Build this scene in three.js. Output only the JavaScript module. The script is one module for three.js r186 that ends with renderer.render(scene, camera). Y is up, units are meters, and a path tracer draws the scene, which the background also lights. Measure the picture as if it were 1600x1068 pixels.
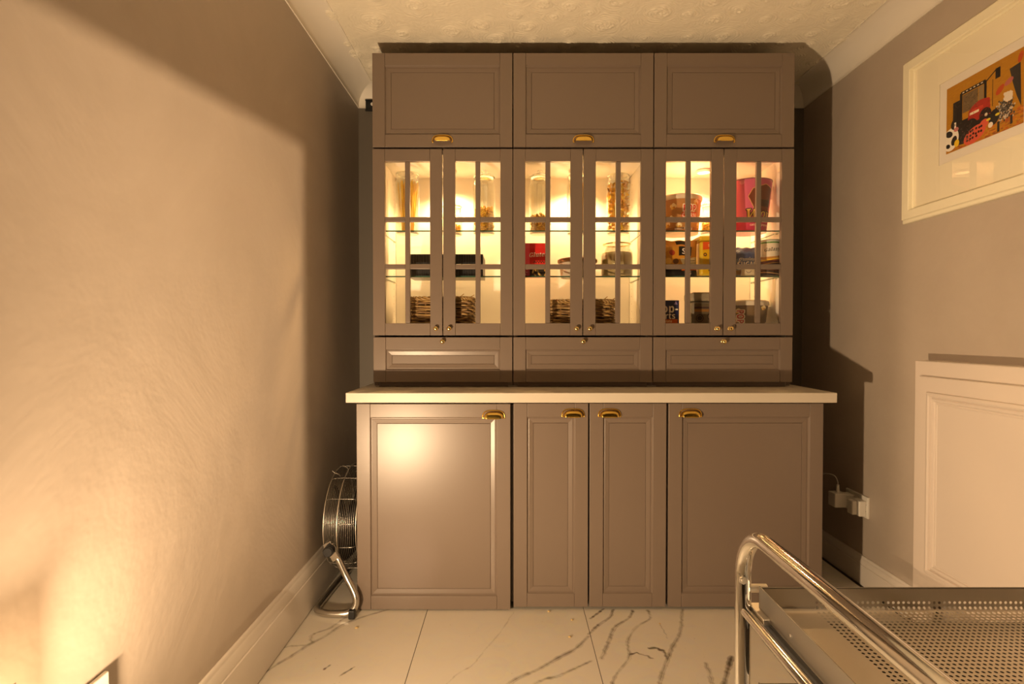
import * as THREE from 'three';
import { RoundedBoxGeometry } from 'three/addons/geometries/RoundedBoxGeometry.js';
import { mergeGeometries, mergeVertices, toCreasedNormals } from 'three/addons/utils/BufferGeometryUtils.js';
import { ImprovedNoise } from 'three/addons/math/ImprovedNoise.js';

// ---------------------------------------------------------------- camera, exposure, lamps
const scene = new THREE.Scene();
scene.background = new THREE.Color(0x000000);
const camera = new THREE.PerspectiveCamera(65.53, 1600 / 1068, 0.05, 30);
camera.position.set(0, 1.08, 0);
camera.rotation.x = -0.01566;
camera.updateProjectionMatrix();
scene.add(camera);

const renderer = new THREE.WebGLRenderer({ antialias: true });
renderer.toneMapping = THREE.LinearToneMapping;
renderer.toneMappingExposure = 1.06;
renderer.shadowMap.enabled = true;

const WARM = new THREE.Color().setRGB(1.0, 0.69, 0.40);       // tungsten floor lamp
const WARM_LED = new THREE.Color().setRGB(1.0, 0.59, 0.235);    // lamps inside the cabinets
const WARM_SIDE = new THREE.Color().setRGB(1.0, 0.69, 0.41);   // added unseen lamps aimed at the side walls
const KEY_POWER = 11, SIDE_POWER = 14, LED_POWER = 2.0;
const KEY_AT = [-0.71, 0.376, 0.65];                            // x, height, depth
const SIDE_AT = [1.30, 1.117, 0.28];  // unseen lamp added to light the left wall
const HATCH_POWER = 8, HATCH_AT = [-0.70, 1.30, -0.35];  // unseen lamp added to brighten the hatch wall

// ---------------------------------------------------------------- helpers
// positions are written as x, height, depth from the camera; depth runs along -z
const V = (x, h, d) => new THREE.Vector3(x, h, -d);
let seed = 7;
const rnd = () => { seed = (seed * 1664525 + 1013904223) >>> 0; return seed / 4294967296; };
const rr = (a, b) => a + (b - a) * rnd();
const noise3 = new ImprovedNoise();
const used = {};
function numbered(name) {
  const n = used[name] ?? 0; used[name] = n + 1;
  return n ? `${name}_${String(n).padStart(3, '0')}` : name;
}
function thing(name, label, category, [x, h, d] = [0, 0, 0], group) {
  const o = new THREE.Group(); o.name = numbered(name); scene.add(o);
  o.position.set(x, h, -d);
  o.userData = { label, category };
  if (group) o.userData.group = group;
  return o;
}
function tag(o, label, category, group) {
  o.userData.label = label; o.userData.category = category; if (group) o.userData.group = group; return o;
}
function obj(name, geo, mat, parent = scene, pos) {
  const m = new THREE.Mesh(geo, mat);
  m.name = parent === scene ? numbered(name) : name;
  m.castShadow = true; m.receiveShadow = true;
  if (pos) m.position.set(pos[0], pos[1], pos[2]);
  parent.add(m);
  return m;
}
function struct(name, geo, mat, parent = scene, pos) {
  const m = obj(name, geo, mat, parent, pos);
  if (parent === scene) m.userData.kind = 'structure';
  return m;
}
function merge(list) {
  const out = list.map((g) => {
    const n = g.index ? g.toNonIndexed() : g.clone();
    for (const k of Object.keys(n.attributes)) if (!['position', 'normal', 'uv'].includes(k)) n.deleteAttribute(k);
    n.clearGroups();
    if (!n.attributes.normal) n.computeVertexNormals();
    if (!n.attributes.uv) n.setAttribute('uv', new THREE.BufferAttribute(new Float32Array(n.attributes.position.count * 2), 2));
    return n;
  });
  return mergeGeometries(out);
}
const boxes = new Map();
function rbox(w, h, d, r = 0.002) {
  const k = [w, h, d, r].map((v) => v.toFixed(5)).join();
  if (!boxes.has(k)) boxes.set(k, new RoundedBoxGeometry(w, h, d, 2, Math.min(r, w / 2.01, h / 2.01, d / 2.01)));
  return boxes.get(k);
}
const bx = (w, h, d, x = 0, y = 0, z = 0, r = 0.0015) => rbox(w, h, d, r).clone().translate(x, y, z);
const plain = (w, h, d, x = 0, y = 0, z = 0) => new THREE.BoxGeometry(w, h, d).translate(x, y, z);
function tube(pts, r, seg = 64, rad = 10, closed = false, tension = 0.5) {
  const c = new THREE.CatmullRomCurve3(pts.map((p) => (p.isVector3 ? p : new THREE.Vector3(...p))), closed, 'catmullrom', tension);
  return new THREE.TubeGeometry(c, seg, r, rad, closed);
}
function rod(a, b, r, rad = 8) {
  const A = new THREE.Vector3(...a), B = new THREE.Vector3(...b), L = A.distanceTo(B);
  const g = new THREE.CylinderGeometry(r, r, L, rad);
  g.applyQuaternion(new THREE.Quaternion().setFromUnitVectors(new THREE.Vector3(0, 1, 0), B.clone().sub(A).normalize()));
  return g.translate(...A.add(B).multiplyScalar(0.5).toArray());
}
const lathe = (pts, seg = 40) => new THREE.LatheGeometry(pts.map((p) => new THREE.Vector2(p[0], p[1])), seg);
function std(color, rough, extra = {}) {
  const c = Array.isArray(color) ? new THREE.Color().setRGB(...color) : new THREE.Color(color);
  return new THREE.MeshStandardMaterial({ color: c, roughness: rough, side: THREE.DoubleSide, ...extra });
}
function phys(color, rough, extra = {}) {
  const c = Array.isArray(color) ? new THREE.Color().setRGB(...color) : new THREE.Color(color);
  return new THREE.MeshPhysicalMaterial({ color: c, roughness: rough, side: THREE.DoubleSide, ...extra });
}
function canvasTex(w, h, draw) {
  const c = document.createElement('canvas'); c.width = w; c.height = h;
  draw(c.getContext('2d'), w, h);
  const t = new THREE.CanvasTexture(c); t.colorSpace = THREE.SRGBColorSpace; t.anisotropy = 8; return t;
}
function dataTex(n, f, rx = 1, ry = 1) {      // grey height texture that tiles
  const a = new Uint8Array(n * n * 4);
  for (let j = 0; j < n; j++) for (let i = 0; i < n; i++) {
    const v = Math.max(0, Math.min(255, Math.round(255 * f(i / n, j / n)))), k = 4 * (j * n + i);
    a[k] = a[k + 1] = a[k + 2] = v; a[k + 3] = 255;
  }
  const t = new THREE.DataTexture(a, n, n); t.magFilter = THREE.LinearFilter; t.minFilter = THREE.LinearMipmapLinearFilter; t.generateMipmaps = true;
  t.wrapS = t.wrapT = THREE.RepeatWrapping; t.repeat.set(rx, ry); t.needsUpdate = true; return t;
}
// periodic fractal noise
function pnoise(u, v, p, s) {
  const a = 2 * Math.PI * u, b = 2 * Math.PI * v, R = p / (2 * Math.PI);
  return noise3.noise(Math.cos(a) * R + s, Math.sin(a) * R + Math.cos(b) * R, Math.sin(b) * R + s * 0.37);
}

// ---------------------------------------------------------------- room numbers
const XL = -0.80, XR = 1.52, HC = 2.348, DB = 2.785, DF = -3.4;

// ---------------------------------------------------------------- materials
const wallBump = dataTex(512, (u, v) => 0.5 + 0.22 * pnoise(u, v, 6, 1) + 0.14 * pnoise(u, v, 14, 5) + 0.05 * pnoise(u, v, 60, 9) + 0.03 * pnoise(u, v, 120, 3));
const wallTone = (() => {
  const n = 256, a = new Uint8Array(n * n * 4);
  for (let j = 0; j < n; j++) for (let i = 0; i < n; i++) {
    const u = i / n, v = j / n, w = pnoise(u, v, 5, 2) * 0.6 + pnoise(u, v, 13, 7) * 0.3 + pnoise(u, v, 40, 4) * 0.15;
    const k = 4 * (j * n + i);
    a[k] = 184 + 8 * w; a[k + 1] = 171 + 8 * w; a[k + 2] = 157 + 8 * w; a[k + 3] = 255;
  }
  const t = new THREE.DataTexture(a, n, n); t.magFilter = THREE.LinearFilter; t.minFilter = THREE.LinearMipmapLinearFilter; t.generateMipmaps = true;
  t.wrapS = t.wrapT = THREE.RepeatWrapping; t.colorSpace = THREE.SRGBColorSpace; t.needsUpdate = true; return t;
})();
const M = {
  wall: std([1, 1, 1], 0.5, { map: wallTone, bumpMap: wallBump, bumpScale: 0.0028 }),
  ceiling: std([0.92, 0.86, 0.71], 0.6),
  white: std([0.78, 0.73, 0.66], 0.4),
  skirting: std([0.74, 0.68, 0.61], 0.35),
  hatch: std([0.66, 0.58, 0.51], 0.45),
  cabinet: phys([0.194, 0.148, 0.116], 0.33),
  carcassDark: std([0.15, 0.115, 0.095], 0.5),
  interior: std([0.82, 0.79, 0.74], 0.5),
  gap: std([0.02, 0.018, 0.016], 0.8),
  worktop: std([0.66, 0.60, 0.50], 0.35),
  frame: std([0.88, 0.82, 0.62], 0.4),
  tubeSteel: std([0.62, 0.59, 0.54], 0.24, { metalness: 1 }),
  coving: std([0.88, 0.83, 0.74], 0.55),
  dimmedBackWall: std([0.15, 0.13, 0.105], 0.6),  // missing lamp light put into the colour: darker than the side walls
  farWall: std([0.12, 0.10, 0.085], 0.8),
  brass: std([0.83, 0.56, 0.13], 0.18, { metalness: 1 }),
  brassPale: std([0.86, 0.66, 0.28], 0.2, { metalness: 1 }),
  chrome: std([0.86, 0.85, 0.82], 0.07, { metalness: 1 }),
  steel: std([0.86, 0.80, 0.70], 0.40, { metalness: 1 }),
  steelDark: std([0.38, 0.36, 0.33], 0.35, { metalness: 1 }),
  wire: std([0.42, 0.40, 0.36], 0.3, { metalness: 1 }),
  black: std([0.012, 0.012, 0.013], 0.45),
  blackMatt: std([0.02, 0.02, 0.02], 0.8),
  grout: std([0.06, 0.05, 0.04], 0.9),
  plastic: std([0.80, 0.77, 0.70], 0.35),
  glass: phys([1, 1, 1], 0.02, { transmission: 1, thickness: 0, ior: 1.5 }),
  jar: phys([0.955, 0.965, 0.94], 0.03, { transmission: 1, thickness: 0, ior: 2.0 }),
  shelf: phys([0.985, 0.99, 0.98], 0.02, { transmission: 1, thickness: 0, ior: 1.5, specularIntensity: 0.3 }),
  thickGlass: phys([0.97, 0.985, 0.95], 0.02, { transmission: 1, thickness: 0.006, ior: 1.5 }),
  shelfEdge: std([0.05, 0.12, 0.08], 0.15),
  pasta: std([0.93, 0.60, 0.05], 0.5),
  pastaDeep: std([0.84, 0.46, 0.03], 0.55),
  flour: std([0.66, 0.52, 0.27], 0.9),
  wicker: std([0.24, 0.135, 0.05], 0.42),
  wickerPale: std([0.42, 0.26, 0.09], 0.4),
  wood: std([0.36, 0.19, 0.07], 0.5),
};
const glow = (c, k) => new THREE.MeshStandardMaterial({ color: 0x000000, emissive: c, emissiveIntensity: k });

// ================================================================= SETTING
// flat walls carry uv in metres
function wallGeo(w, h, t) {
  const g = new THREE.BoxGeometry(w, h, t), p = g.attributes.position, uv = g.attributes.uv, n = g.attributes.normal;
  for (let i = 0; i < p.count; i++) {
    const ax = Math.abs(n.getX(i)), ay = Math.abs(n.getY(i));
    if (ax > 0.5) uv.setXY(i, p.getZ(i) / 1.1, p.getY(i) / 1.1);
    else if (ay > 0.5) uv.setXY(i, p.getX(i) / 1.1, p.getZ(i) / 1.1);
    else uv.setXY(i, p.getX(i) / 1.1, p.getY(i) / 1.1);
  }
  return g;
}
const RD = DB - DF, RM = -(DB + DF) / 2;
struct('wall_left', wallGeo(0.1, HC + 0.1, RD + 0.2), M.wall, scene, [XL - 0.05, HC / 2, RM]);
struct('wall_right', wallGeo(0.1, HC + 0.1, RD + 0.2), M.wall, scene, [XR + 0.05, HC / 2, RM]);
struct('wall_back', wallGeo(XR - XL, HC + 0.1, 0.1), M.dimmedBackWall, scene, [(XL + XR) / 2, HC / 2, -DB - 0.05]);
struct('wall_front', wallGeo(XR - XL, HC + 0.1, 0.1), M.farWall, scene, [(XL + XR) / 2, HC / 2, -DF + 0.05]);

// ceiling: slab with an embossed paper of swirls and leaf clusters
const ceiling = struct('ceiling', new THREE.BoxGeometry(XR - XL, 0.1, RD), M.ceiling, scene, [(XL + XR) / 2, HC + 0.052, RM]);
{
  const x0 = XL, x1 = XR, d0 = 1.82, d1 = DB, nx = 560, nd = 300;
  const meds = [];
  for (let tries = 0; tries < 4000 && meds.length < 130; tries++) {
    const x = rr(x0, x1), d = rr(d0, d1), r = rr(0.035, 0.085);
    if (meds.every((m) => Math.hypot(m.x - x, m.d - d) > (m.r + r) * 0.82)) meds.push({ x, d, r, a: rr(0, 6.28), s: rr(-1, 1), k: rr(0.35, 0.6) });
  }
  const H = (x, d) => {
    let best = 9, m = meds[0];
    for (const q of meds) { const e = Math.hypot(q.x - x, q.d - d) / q.r; if (e < best) { best = e; m = q; } }
    const dx = x - m.x, dd = d - m.d, wob = noise3.noise(x * 22, d * 22, 3), r = Math.hypot(dx, dd * 1.05) * (1 + 0.25 * wob), t = Math.atan2(dd, dx);
    let h = 0.0007 * noise3.noise(x * 60, d * 60, 8);
    const core = m.r * m.k;
    const ring = Math.sin((r / 0.0100 + 0.8 * m.s * t) * 2 * Math.PI) * 0.5 + 0.5;
    h += 0.0034 * ring * Math.min(1, r / (core * 0.8)) * Math.max(0, 1.25 - best * 0.55);
    if (r < core * 1.15) {
      const petal = Math.abs(Math.sin(t * 2.5 + m.a + 14 * r / m.r)), lump = noise3.noise(x * 95 + m.a, d * 95, m.s * 9), fade = Math.max(0, 1 - Math.pow(r / (core * 1.15), 3));
      h += fade * (0.0030 * petal + 0.0042 * Math.max(0, lump + 0.25) + 0.0006);
    }
    return h;
  };
  const pos = new Float32Array((nx + 1) * (nd + 1) * 3), idx = [];
  for (let j = 0; j <= nd; j++) for (let i = 0; i <= nx; i++) {
    const x = x0 + (x1 - x0) * i / nx, d = d0 + (d1 - d0) * j / nd, k = 3 * (j * (nx + 1) + i);
    pos[k] = x - (XL + XR) / 2; pos[k + 1] = HC - H(x, d) - (HC + 0.052); pos[k + 2] = -d - RM;
    if (i < nx && j < nd) { const a = j * (nx + 1) + i, b = a + 1, c = a + nx + 1, e = c + 1; idx.push(a, b, e, a, e, c); }
  }
  const g = new THREE.BufferGeometry(); g.setAttribute('position', new THREE.BufferAttribute(pos, 3)); g.setIndex(idx); g.computeVertexNormals();
  obj('embossed_paper', g, M.ceiling, ceiling);
}
// coving: concave quarter profile, mitred at the far corners
{
  const C = 0.089, prof = [];
  for (let i = 0; i <= 14; i++) { const t = i / 14 * Math.PI / 2; prof.push([C * (1 - Math.sin(t)) + 0.0015, C * (1 - Math.cos(t)) + 0.0015]); }   // from wall, from ceiling
  prof.unshift([C + 0.006, -0.002], [C + 0.006, 0.004]); prof.push([0.004, C + 0.006], [-0.002, C + 0.006]);
  const strip = (f) => {
    const pos = [];
    for (let i = 0; i < prof.length - 1; i++) {
      const [a, b] = [f(prof[i], 0), f(prof[i], 1)], [c, e] = [f(prof[i + 1], 0), f(prof[i + 1], 1)];
      pos.push(...a, ...b, ...e, ...a, ...e, ...c);
    }
    const g = new THREE.BufferGeometry(); g.setAttribute('position', new THREE.BufferAttribute(new Float32Array(pos), 3)); g.computeVertexNormals();
    return toCreasedNormals(g, 0.6);
  };
  struct('trim_1', strip(([a, b], e) => [XL + a, HC - b, -(e ? DB - a : DF)]), M.coving);
  struct('trim_2', strip(([a, b], e) => [XR - a, HC - b, -(e ? DB - a : DF)]), M.coving);
  struct('trim_3', strip(([a, b], e) => [e ? XL + a : XR - a, HC - b, -(DB - a)]), M.coving);
}
// skirting boards with a moulded top
function skirting(h, t) {
  const s = new THREE.Shape();
  s.moveTo(0, 0); s.lineTo(t, 0); s.lineTo(t, h * 0.70); s.lineTo(t - 0.003, h * 0.715); s.lineTo(t - 0.0015, h * 0.75);
  s.quadraticCurveTo(t - 0.001, h * 0.86, t * 0.55, h * 0.92); s.lineTo(t * 0.5, h * 0.935); s.quadraticCurveTo(t * 0.45, h, 0.003, h); s.lineTo(0, h); s.closePath();
  return s;
}
{
  const L = DB - DF - 0.02;
  const gl = new THREE.ExtrudeGeometry(skirting(0.183, 0.018), { depth: L, bevelEnabled: false, curveSegments: 8 });
  struct('baseboard_left', gl, M.skirting, scene, [XL, 0.005, -DB + 0.001]);
  const mk = (a, b) => new THREE.ExtrudeGeometry(skirting(0.122, 0.018), { depth: b - a, bevelEnabled: false, curveSegments: 8 }).translate(0, 0, -(b - a) / 2).rotateY(Math.PI).translate(0, 0, -(a + b) / 2);
  struct('baseboard_right', mk(2.0, DB - 0.001), M.skirting, scene, [XR, 0, 0]);
  const bl = new THREE.ExtrudeGeometry(skirting(0.15, 0.016), { depth: XR - XL - 0.04, bevelEnabled: false, curveSegments: 8 }).rotateY(-Math.PI / 2);
  struct('baseboard_back', bl, M.skirting, scene, [XR - 0.02, 0, -DB]);
}

// floor: marble tiles with dark joints
const floor = struct('floor', new THREE.BoxGeometry(XR - XL, 0.1, RD), M.grout, scene, [(XL + XR) / 2, -0.053, RM]);
{
  const xs = [XL + 0.001, -0.331, 0.281, 0.884, 1.487], ds = [DB, 2.283, 1.08, -0.12];
  // hand-laid veins, in metres on the floor (x, depth), with a width
  const veins = [
    [[[-0.790, 1.676], [-0.768, 1.717], [-0.737, 1.768], [-0.707, 1.829], [-0.668, 1.879], [-0.629, 1.957], [-0.563, 2.014], [-0.497, 2.056], [-0.36, 2.16]], 5, 0.75],
    [[[-0.787, 1.815], [-0.7, 1.837], [-0.718, 1.887], [-0.669, 1.932], [-0.643, 1.988], [-0.60, 2.05]], 4, 0.6],
    [[[-0.607, 1.69], [-0.592, 1.717]], 3, 0.5], [[[-0.546, 1.657], [-0.509, 1.708]], 3, 0.5], [[[-0.75, 1.40], [-0.55, 1.62]], 3, 0.4],
    [[[0.007, 2.046], [-0.039, 1.915], [-0.10, 1.782], [-0.13, 1.714], [-0.176, 1.666], [-0.25, 1.52]], 3, 0.45],
    [[[0.2746, 1.883], [0.216, 1.804], [0.15, 1.751], [0.085, 1.694], [0.006, 1.639], [-0.1, 1.5]], 6, 0.7],
    [[[0.266, 1.741], [0.198, 1.694], [0.136, 1.657], [0.093, 1.639], [0.0, 1.56]], 5, 0.5],
    [[[0.394, 2.061], [0.375, 2.01], [0.32, 1.953], [0.278, 1.895]], 4, 0.95],
    [[[0.36, 2.07], [0.30, 2.0]], 4, 0.8],
    [[[0.474, 2.061], [0.447, 2.005], [0.379, 1.94], [0.34, 1.848], [0.30, 1.75]], 5, 0.85],
    [[[0.529, 2.061], [0.527, 2.005], [0.46, 1.94], [0.407, 1.848], [0.393, 1.761], [0.33, 1.666], [0.30, 1.6]], 4, 0.85],
    [[[0.668, 2.065], [0.604, 1.895], [0.553, 1.815], [0.519, 1.75], [0.466, 1.648], [0.42, 1.5]], 5, 0.9],
    [[[0.519, 1.75], [0.51, 1.80], [0.47, 1.81]], 4, 0.8], [[[0.395, 1.771], [0.43, 1.78], [0.47, 1.75]], 3, 0.9],
    [[[0.735, 1.761], [0.68, 1.666], [0.62, 1.56]], 7, 0.9], [[[0.553, 1.87], [0.55, 1.96]], 2, 0.4],
    [[[-0.62, 2.30], [-0.5, 2.5]], 4, 0.5], [[[0.95, 2.1], [1.1, 1.8], [1.3, 1.6]], 5, 0.7], [[[1.2, 2.5], [1.3, 2.2]], 5, 0.6], [[[0.95, 1.5], [1.2, 1.3]], 5, 0.6],
  ];
  for (let r = 0; r < 24; r++) { let x = rr(XL, XR), d = rr(-0.1, 1.45); const p = [[x, d]]; for (let k = 0; k < 4; k++) { x += rr(0.02, 0.12); d += rr(0.05, 0.14); p.push([x, d]); } veins.push([p, rr(2, 6), rr(0.3, 0.8)]); }
  for (let j = 0; j < 3; j++) for (let i = 0; i < 4; i++) {
    const xa = xs[i] + 0.0012, xb = xs[i + 1] - 0.0012, da = ds[j + 1] + 0.0012, db = ds[j] - 0.0012, w = xb - xa, l = db - da;
    const big = j === 1 ? 1400 : 800, W = Math.round(big * w), Hh = Math.round(big * l), s0 = 13 * i + 29 * j;
    const tex = canvasTex(W, Hh, (c) => {
      c.fillStyle = '#e4ddd0'; c.fillRect(0, 0, W, Hh);
      for (let k = 0; k < 260; k++) { const x = rr(0, W), y = rr(0, Hh), R = rr(0.05, 0.22) * W, a = rr(0.01, 0.04), gr = c.createRadialGradient(x, y, 0, x, y, R); const t = rnd() < 0.5 ? '246,241,230' : '206,196,178'; gr.addColorStop(0, `rgba(${t},${a})`); gr.addColorStop(1, `rgba(${t},0)`); c.fillStyle = gr; c.fillRect(0, 0, W, Hh); }
      const X = (x) => (x - xa) * big, Y = (d) => (db - d) * big;
      const strands = []; veins.forEach(([p, wd, al], n) => { strands.push([p, wd, al]); if (wd >= 3.5) for (const q of [-1, 1]) strands.push([p.map(([x, d], k) => [x + q * (0.004 + 0.010 * Math.abs(noise3.noise(k * 0.9 + n, q * 3, 2))), d - q * 0.008 * noise3.noise(k * 0.7, n, q)]), wd * 0.6, al * 0.5]); });
      for (const [p, wd, al] of strands) {
        const pts = new THREE.CatmullRomCurve3(p.map(([x, d]) => new THREE.Vector3(X(x), Y(d), 0))).getPoints(90);
        for (const [ww, aa] of [[wd * 5, 0.06], [wd * 1.8, 0.12], [wd * 0.6, 0.30]]) for (let k = 1; k < pts.length; k++) {
          const a = pts[k - 1], b = pts[k], n1 = 9 * noise3.noise(a.x * 0.05, a.y * 0.05, s0), n2 = 9 * noise3.noise(b.x * 0.05, b.y * 0.05, s0), v = 0.75 + 0.9 * noise3.noise(b.x * 0.02, b.y * 0.02, 4 + wd);
          c.strokeStyle = `rgba(78,70,56,${Math.max(0, aa * al * v)})`; c.lineWidth = Math.max(0.6, ww * (big / 1400) * (0.6 + 0.9 * Math.abs(noise3.noise(b.x * 0.03, b.y * 0.03, 7)))); c.lineCap = 'round';
          c.beginPath(); c.moveTo(a.x + n1, a.y - n1); c.lineTo(b.x + n2, b.y - n2); c.stroke();
        }
      }
      for (let k = 0; k < 50; k++) { c.fillStyle = `rgba(70,58,40,${rr(0.1, 0.5)})`; c.beginPath(); c.arc(rr(0, W), rr(0, Hh), rr(0.5, 1.8), 0, 7); c.fill(); }
    });
    const g = new THREE.BoxGeometry(w, 0.01, l), n = g.attributes.normal, p = g.attributes.position, uv = g.attributes.uv;
    for (let k = 0; k < p.count; k++) uv.setXY(k, p.getX(k) / w + 0.5, 0.5 - p.getZ(k) / l);
    const m = phys([1, 1, 1], 0.22, { map: tex });
    obj('tile', g, m, floor, [(xa + xb) / 2 - (XL + XR) / 2, 0.048, -(da + db) / 2 - RM]);
  }
}

// ================================================================= HANDLES
function cupGeometry(a, b, p) {                                   // quarter dome, open underneath
  const pos = [], idx = [], N = 28, K = 12;
  for (let j = 0; j <= K; j++) for (let i = 0; i <= N; i++) {
    const f = Math.PI * i / N, t = Math.PI / 2 * j / K, cx = Math.cos(f), sx = Math.sin(f);
    const X = a * Math.sign(cx) * Math.pow(Math.abs(cx), 0.62), Y = b * Math.pow(Math.max(0, sx), 0.72), s = Math.pow(Math.cos(t), 0.55);
    pos.push(X * (0.62 + 0.38 * s), Y * s, p * Math.pow(Math.sin(t), 0.9));
    if (i < N && j < K) { const q = j * (N + 1) + i; idx.push(q, q + 1, q + N + 2, q, q + N + 2, q + N + 1); }
  }
  const g = new THREE.BufferGeometry(); g.setAttribute('position', new THREE.BufferAttribute(new Float32Array(pos), 3)); g.setIndex(idx); g.computeVertexNormals(); return g;
}
const archPts = (a, b, k = 24) => Array.from({ length: k + 1 }, (_, i) => { const f = Math.PI * i / k, cx = Math.cos(f), sx = Math.sin(f); return new THREE.Vector3(a * Math.sign(cx) * Math.pow(Math.abs(cx), 0.62), b * Math.pow(Math.max(0, sx), 0.72), 0); });
const cupGeo = merge([cupGeometry(0.037, 0.024, 0.021).translate(0, -0.012, 0.001), tube(archPts(0.043, 0.029).map((v) => v.clone().add(new THREE.Vector3(0, -0.012, 0.002))), 0.0024, 48, 8), rod([-0.037, -0.0125, 0.003], [-0.043, -0.0125, 0.002], 0.0024), rod([0.037, -0.0125, 0.003], [0.043, -0.0125, 0.002], 0.0024),
  rod([-0.023, -0.0125, 0.0215], [0.023, -0.0125, 0.0215], 0.0016)]);
const knobGeo = lathe([[0, 0.024], [0.005, 0.0238], [0.0088, 0.021], [0.0098, 0.0175], [0.0085, 0.014], [0.005, 0.011], [0.0042, 0.006], [0.0055, 0.002], [0.0085, 0.001], [0.0085, 0]], 24).rotateX(Math.PI / 2);
const addCup = (parent, x, y, z) => obj('cup_handle', cupGeo, M.brass, parent, [x, y, z]);
const addKnob = (parent, x, y, z) => obj('knob', knobGeo, M.brassPale, parent, [x, y, z]);

// ================================================================= PANELLED FRONTS
const cache = new Map();
const memo = (k, f) => { if (!cache.has(k)) cache.set(k, f()); return cache.get(k); };
function panelGeo(w, h, st) {                                     // moulded centre, from the inner edge of the frame
  return memo(`panel${w}_${h}_${st}`, () => {
    const loops = [[-0.004, -0.018], [-0.004, -0.0025], [0.0, -0.0025], [0.0035, -0.0078], [0.0062, -0.0078], [0.0080, -0.0072], [0.0235, -0.0100], [0.0250, -0.0120], [0.0262, -0.0098]];
    const pos = [], R = ([o, z]) => { const x = w / 2 - st - o, y = h / 2 - st - o; return [[-x, -y, z], [x, -y, z], [x, y, z], [-x, y, z]]; };
    const quad = (a, b, c, d) => pos.push(...a, ...b, ...c, ...a, ...c, ...d);
    for (let i = 0; i < loops.length - 1; i++) { const A = R(loops[i]), B = R(loops[i + 1]); for (let k = 0; k < 4; k++) quad(A[k], A[(k + 1) % 4], B[(k + 1) % 4], B[k]); }
    const L = R(loops[loops.length - 1]); quad(L[0], L[1], L[2], L[3]);
    const B = R(loops[0]); quad(B[3], B[2], B[1], B[0]);
    const g = new THREE.BufferGeometry(); g.setAttribute('position', new THREE.BufferAttribute(new Float32Array(pos), 3)); g.computeVertexNormals(); return g;
  });
}
function panelFront(name, parent, w, h, x, y, z, st = 0.053) {     // z: the frame's face
  const door = obj(name, panelGeo(w, h, st), M.cabinet, parent, [x, y, z]);
  for (const s of [-1, 1]) obj('stile', rbox(st - 0.0005, h, 0.02, 0.0016), M.cabinet, door, [s * (w / 2 - st / 2), 0, -0.01]);
  for (const s of [-1, 1]) obj('rail', rbox(w - 2 * st - 0.0006, st - 0.0005, 0.0198, 0.0016), M.cabinet, door, [0, s * (h / 2 - st / 2), -0.0101]);
  return door;
}
function glassFront(parent, w, h, x, y, z) {                       // two columns and three rows of panes
  const st = 0.052, mu = 0.021, iw = w - 2 * st, ih = h - 2 * st;
  const rows = [0.2345, 0.179, ih - 0.2345 - 0.179 - 2 * mu], cw = (iw - mu) / 2;
  const bars = [], top = h / 2 - st;
  const ys = [top - rows[0] - mu / 2, top - rows[0] - mu - rows[1] - mu / 2];
  bars.push(bx(mu, ih, 0.016, 0, 0, -0.010, 0.003));
  for (const yy of ys) for (const s of [-1, 1]) bars.push(bx(cw + 0.002, mu, 0.0158, s * (cw + mu) / 2, yy, -0.0101, 0.003));
  const door = obj('door', memo('glassbars', () => merge(bars)), M.cabinet, parent, [x, y, z]);
  for (const s of [-1, 1]) obj('stile', rbox(st - 0.0005, h, 0.02, 0.0016), M.cabinet, door, [s * (w / 2 - st / 2), 0, -0.01]);
  for (const s of [-1, 1]) obj('rail', rbox(w - 2 * st - 0.0006, st - 0.0005, 0.0198, 0.0016), M.cabinet, door, [0, s * (h / 2 - st / 2), -0.0101]);
  let yy = top;
  for (const rh of rows) { for (const s of [-1, 1]) obj('pane', memo(`pane${rh.toFixed(4)}`, () => new THREE.PlaneGeometry(cw + 0.006, rh + 0.006)), M.glass, door, [s * (cw + mu) / 2, yy - rh / 2, -0.0125]); yy -= rh + mu; }
  return door;
}

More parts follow.
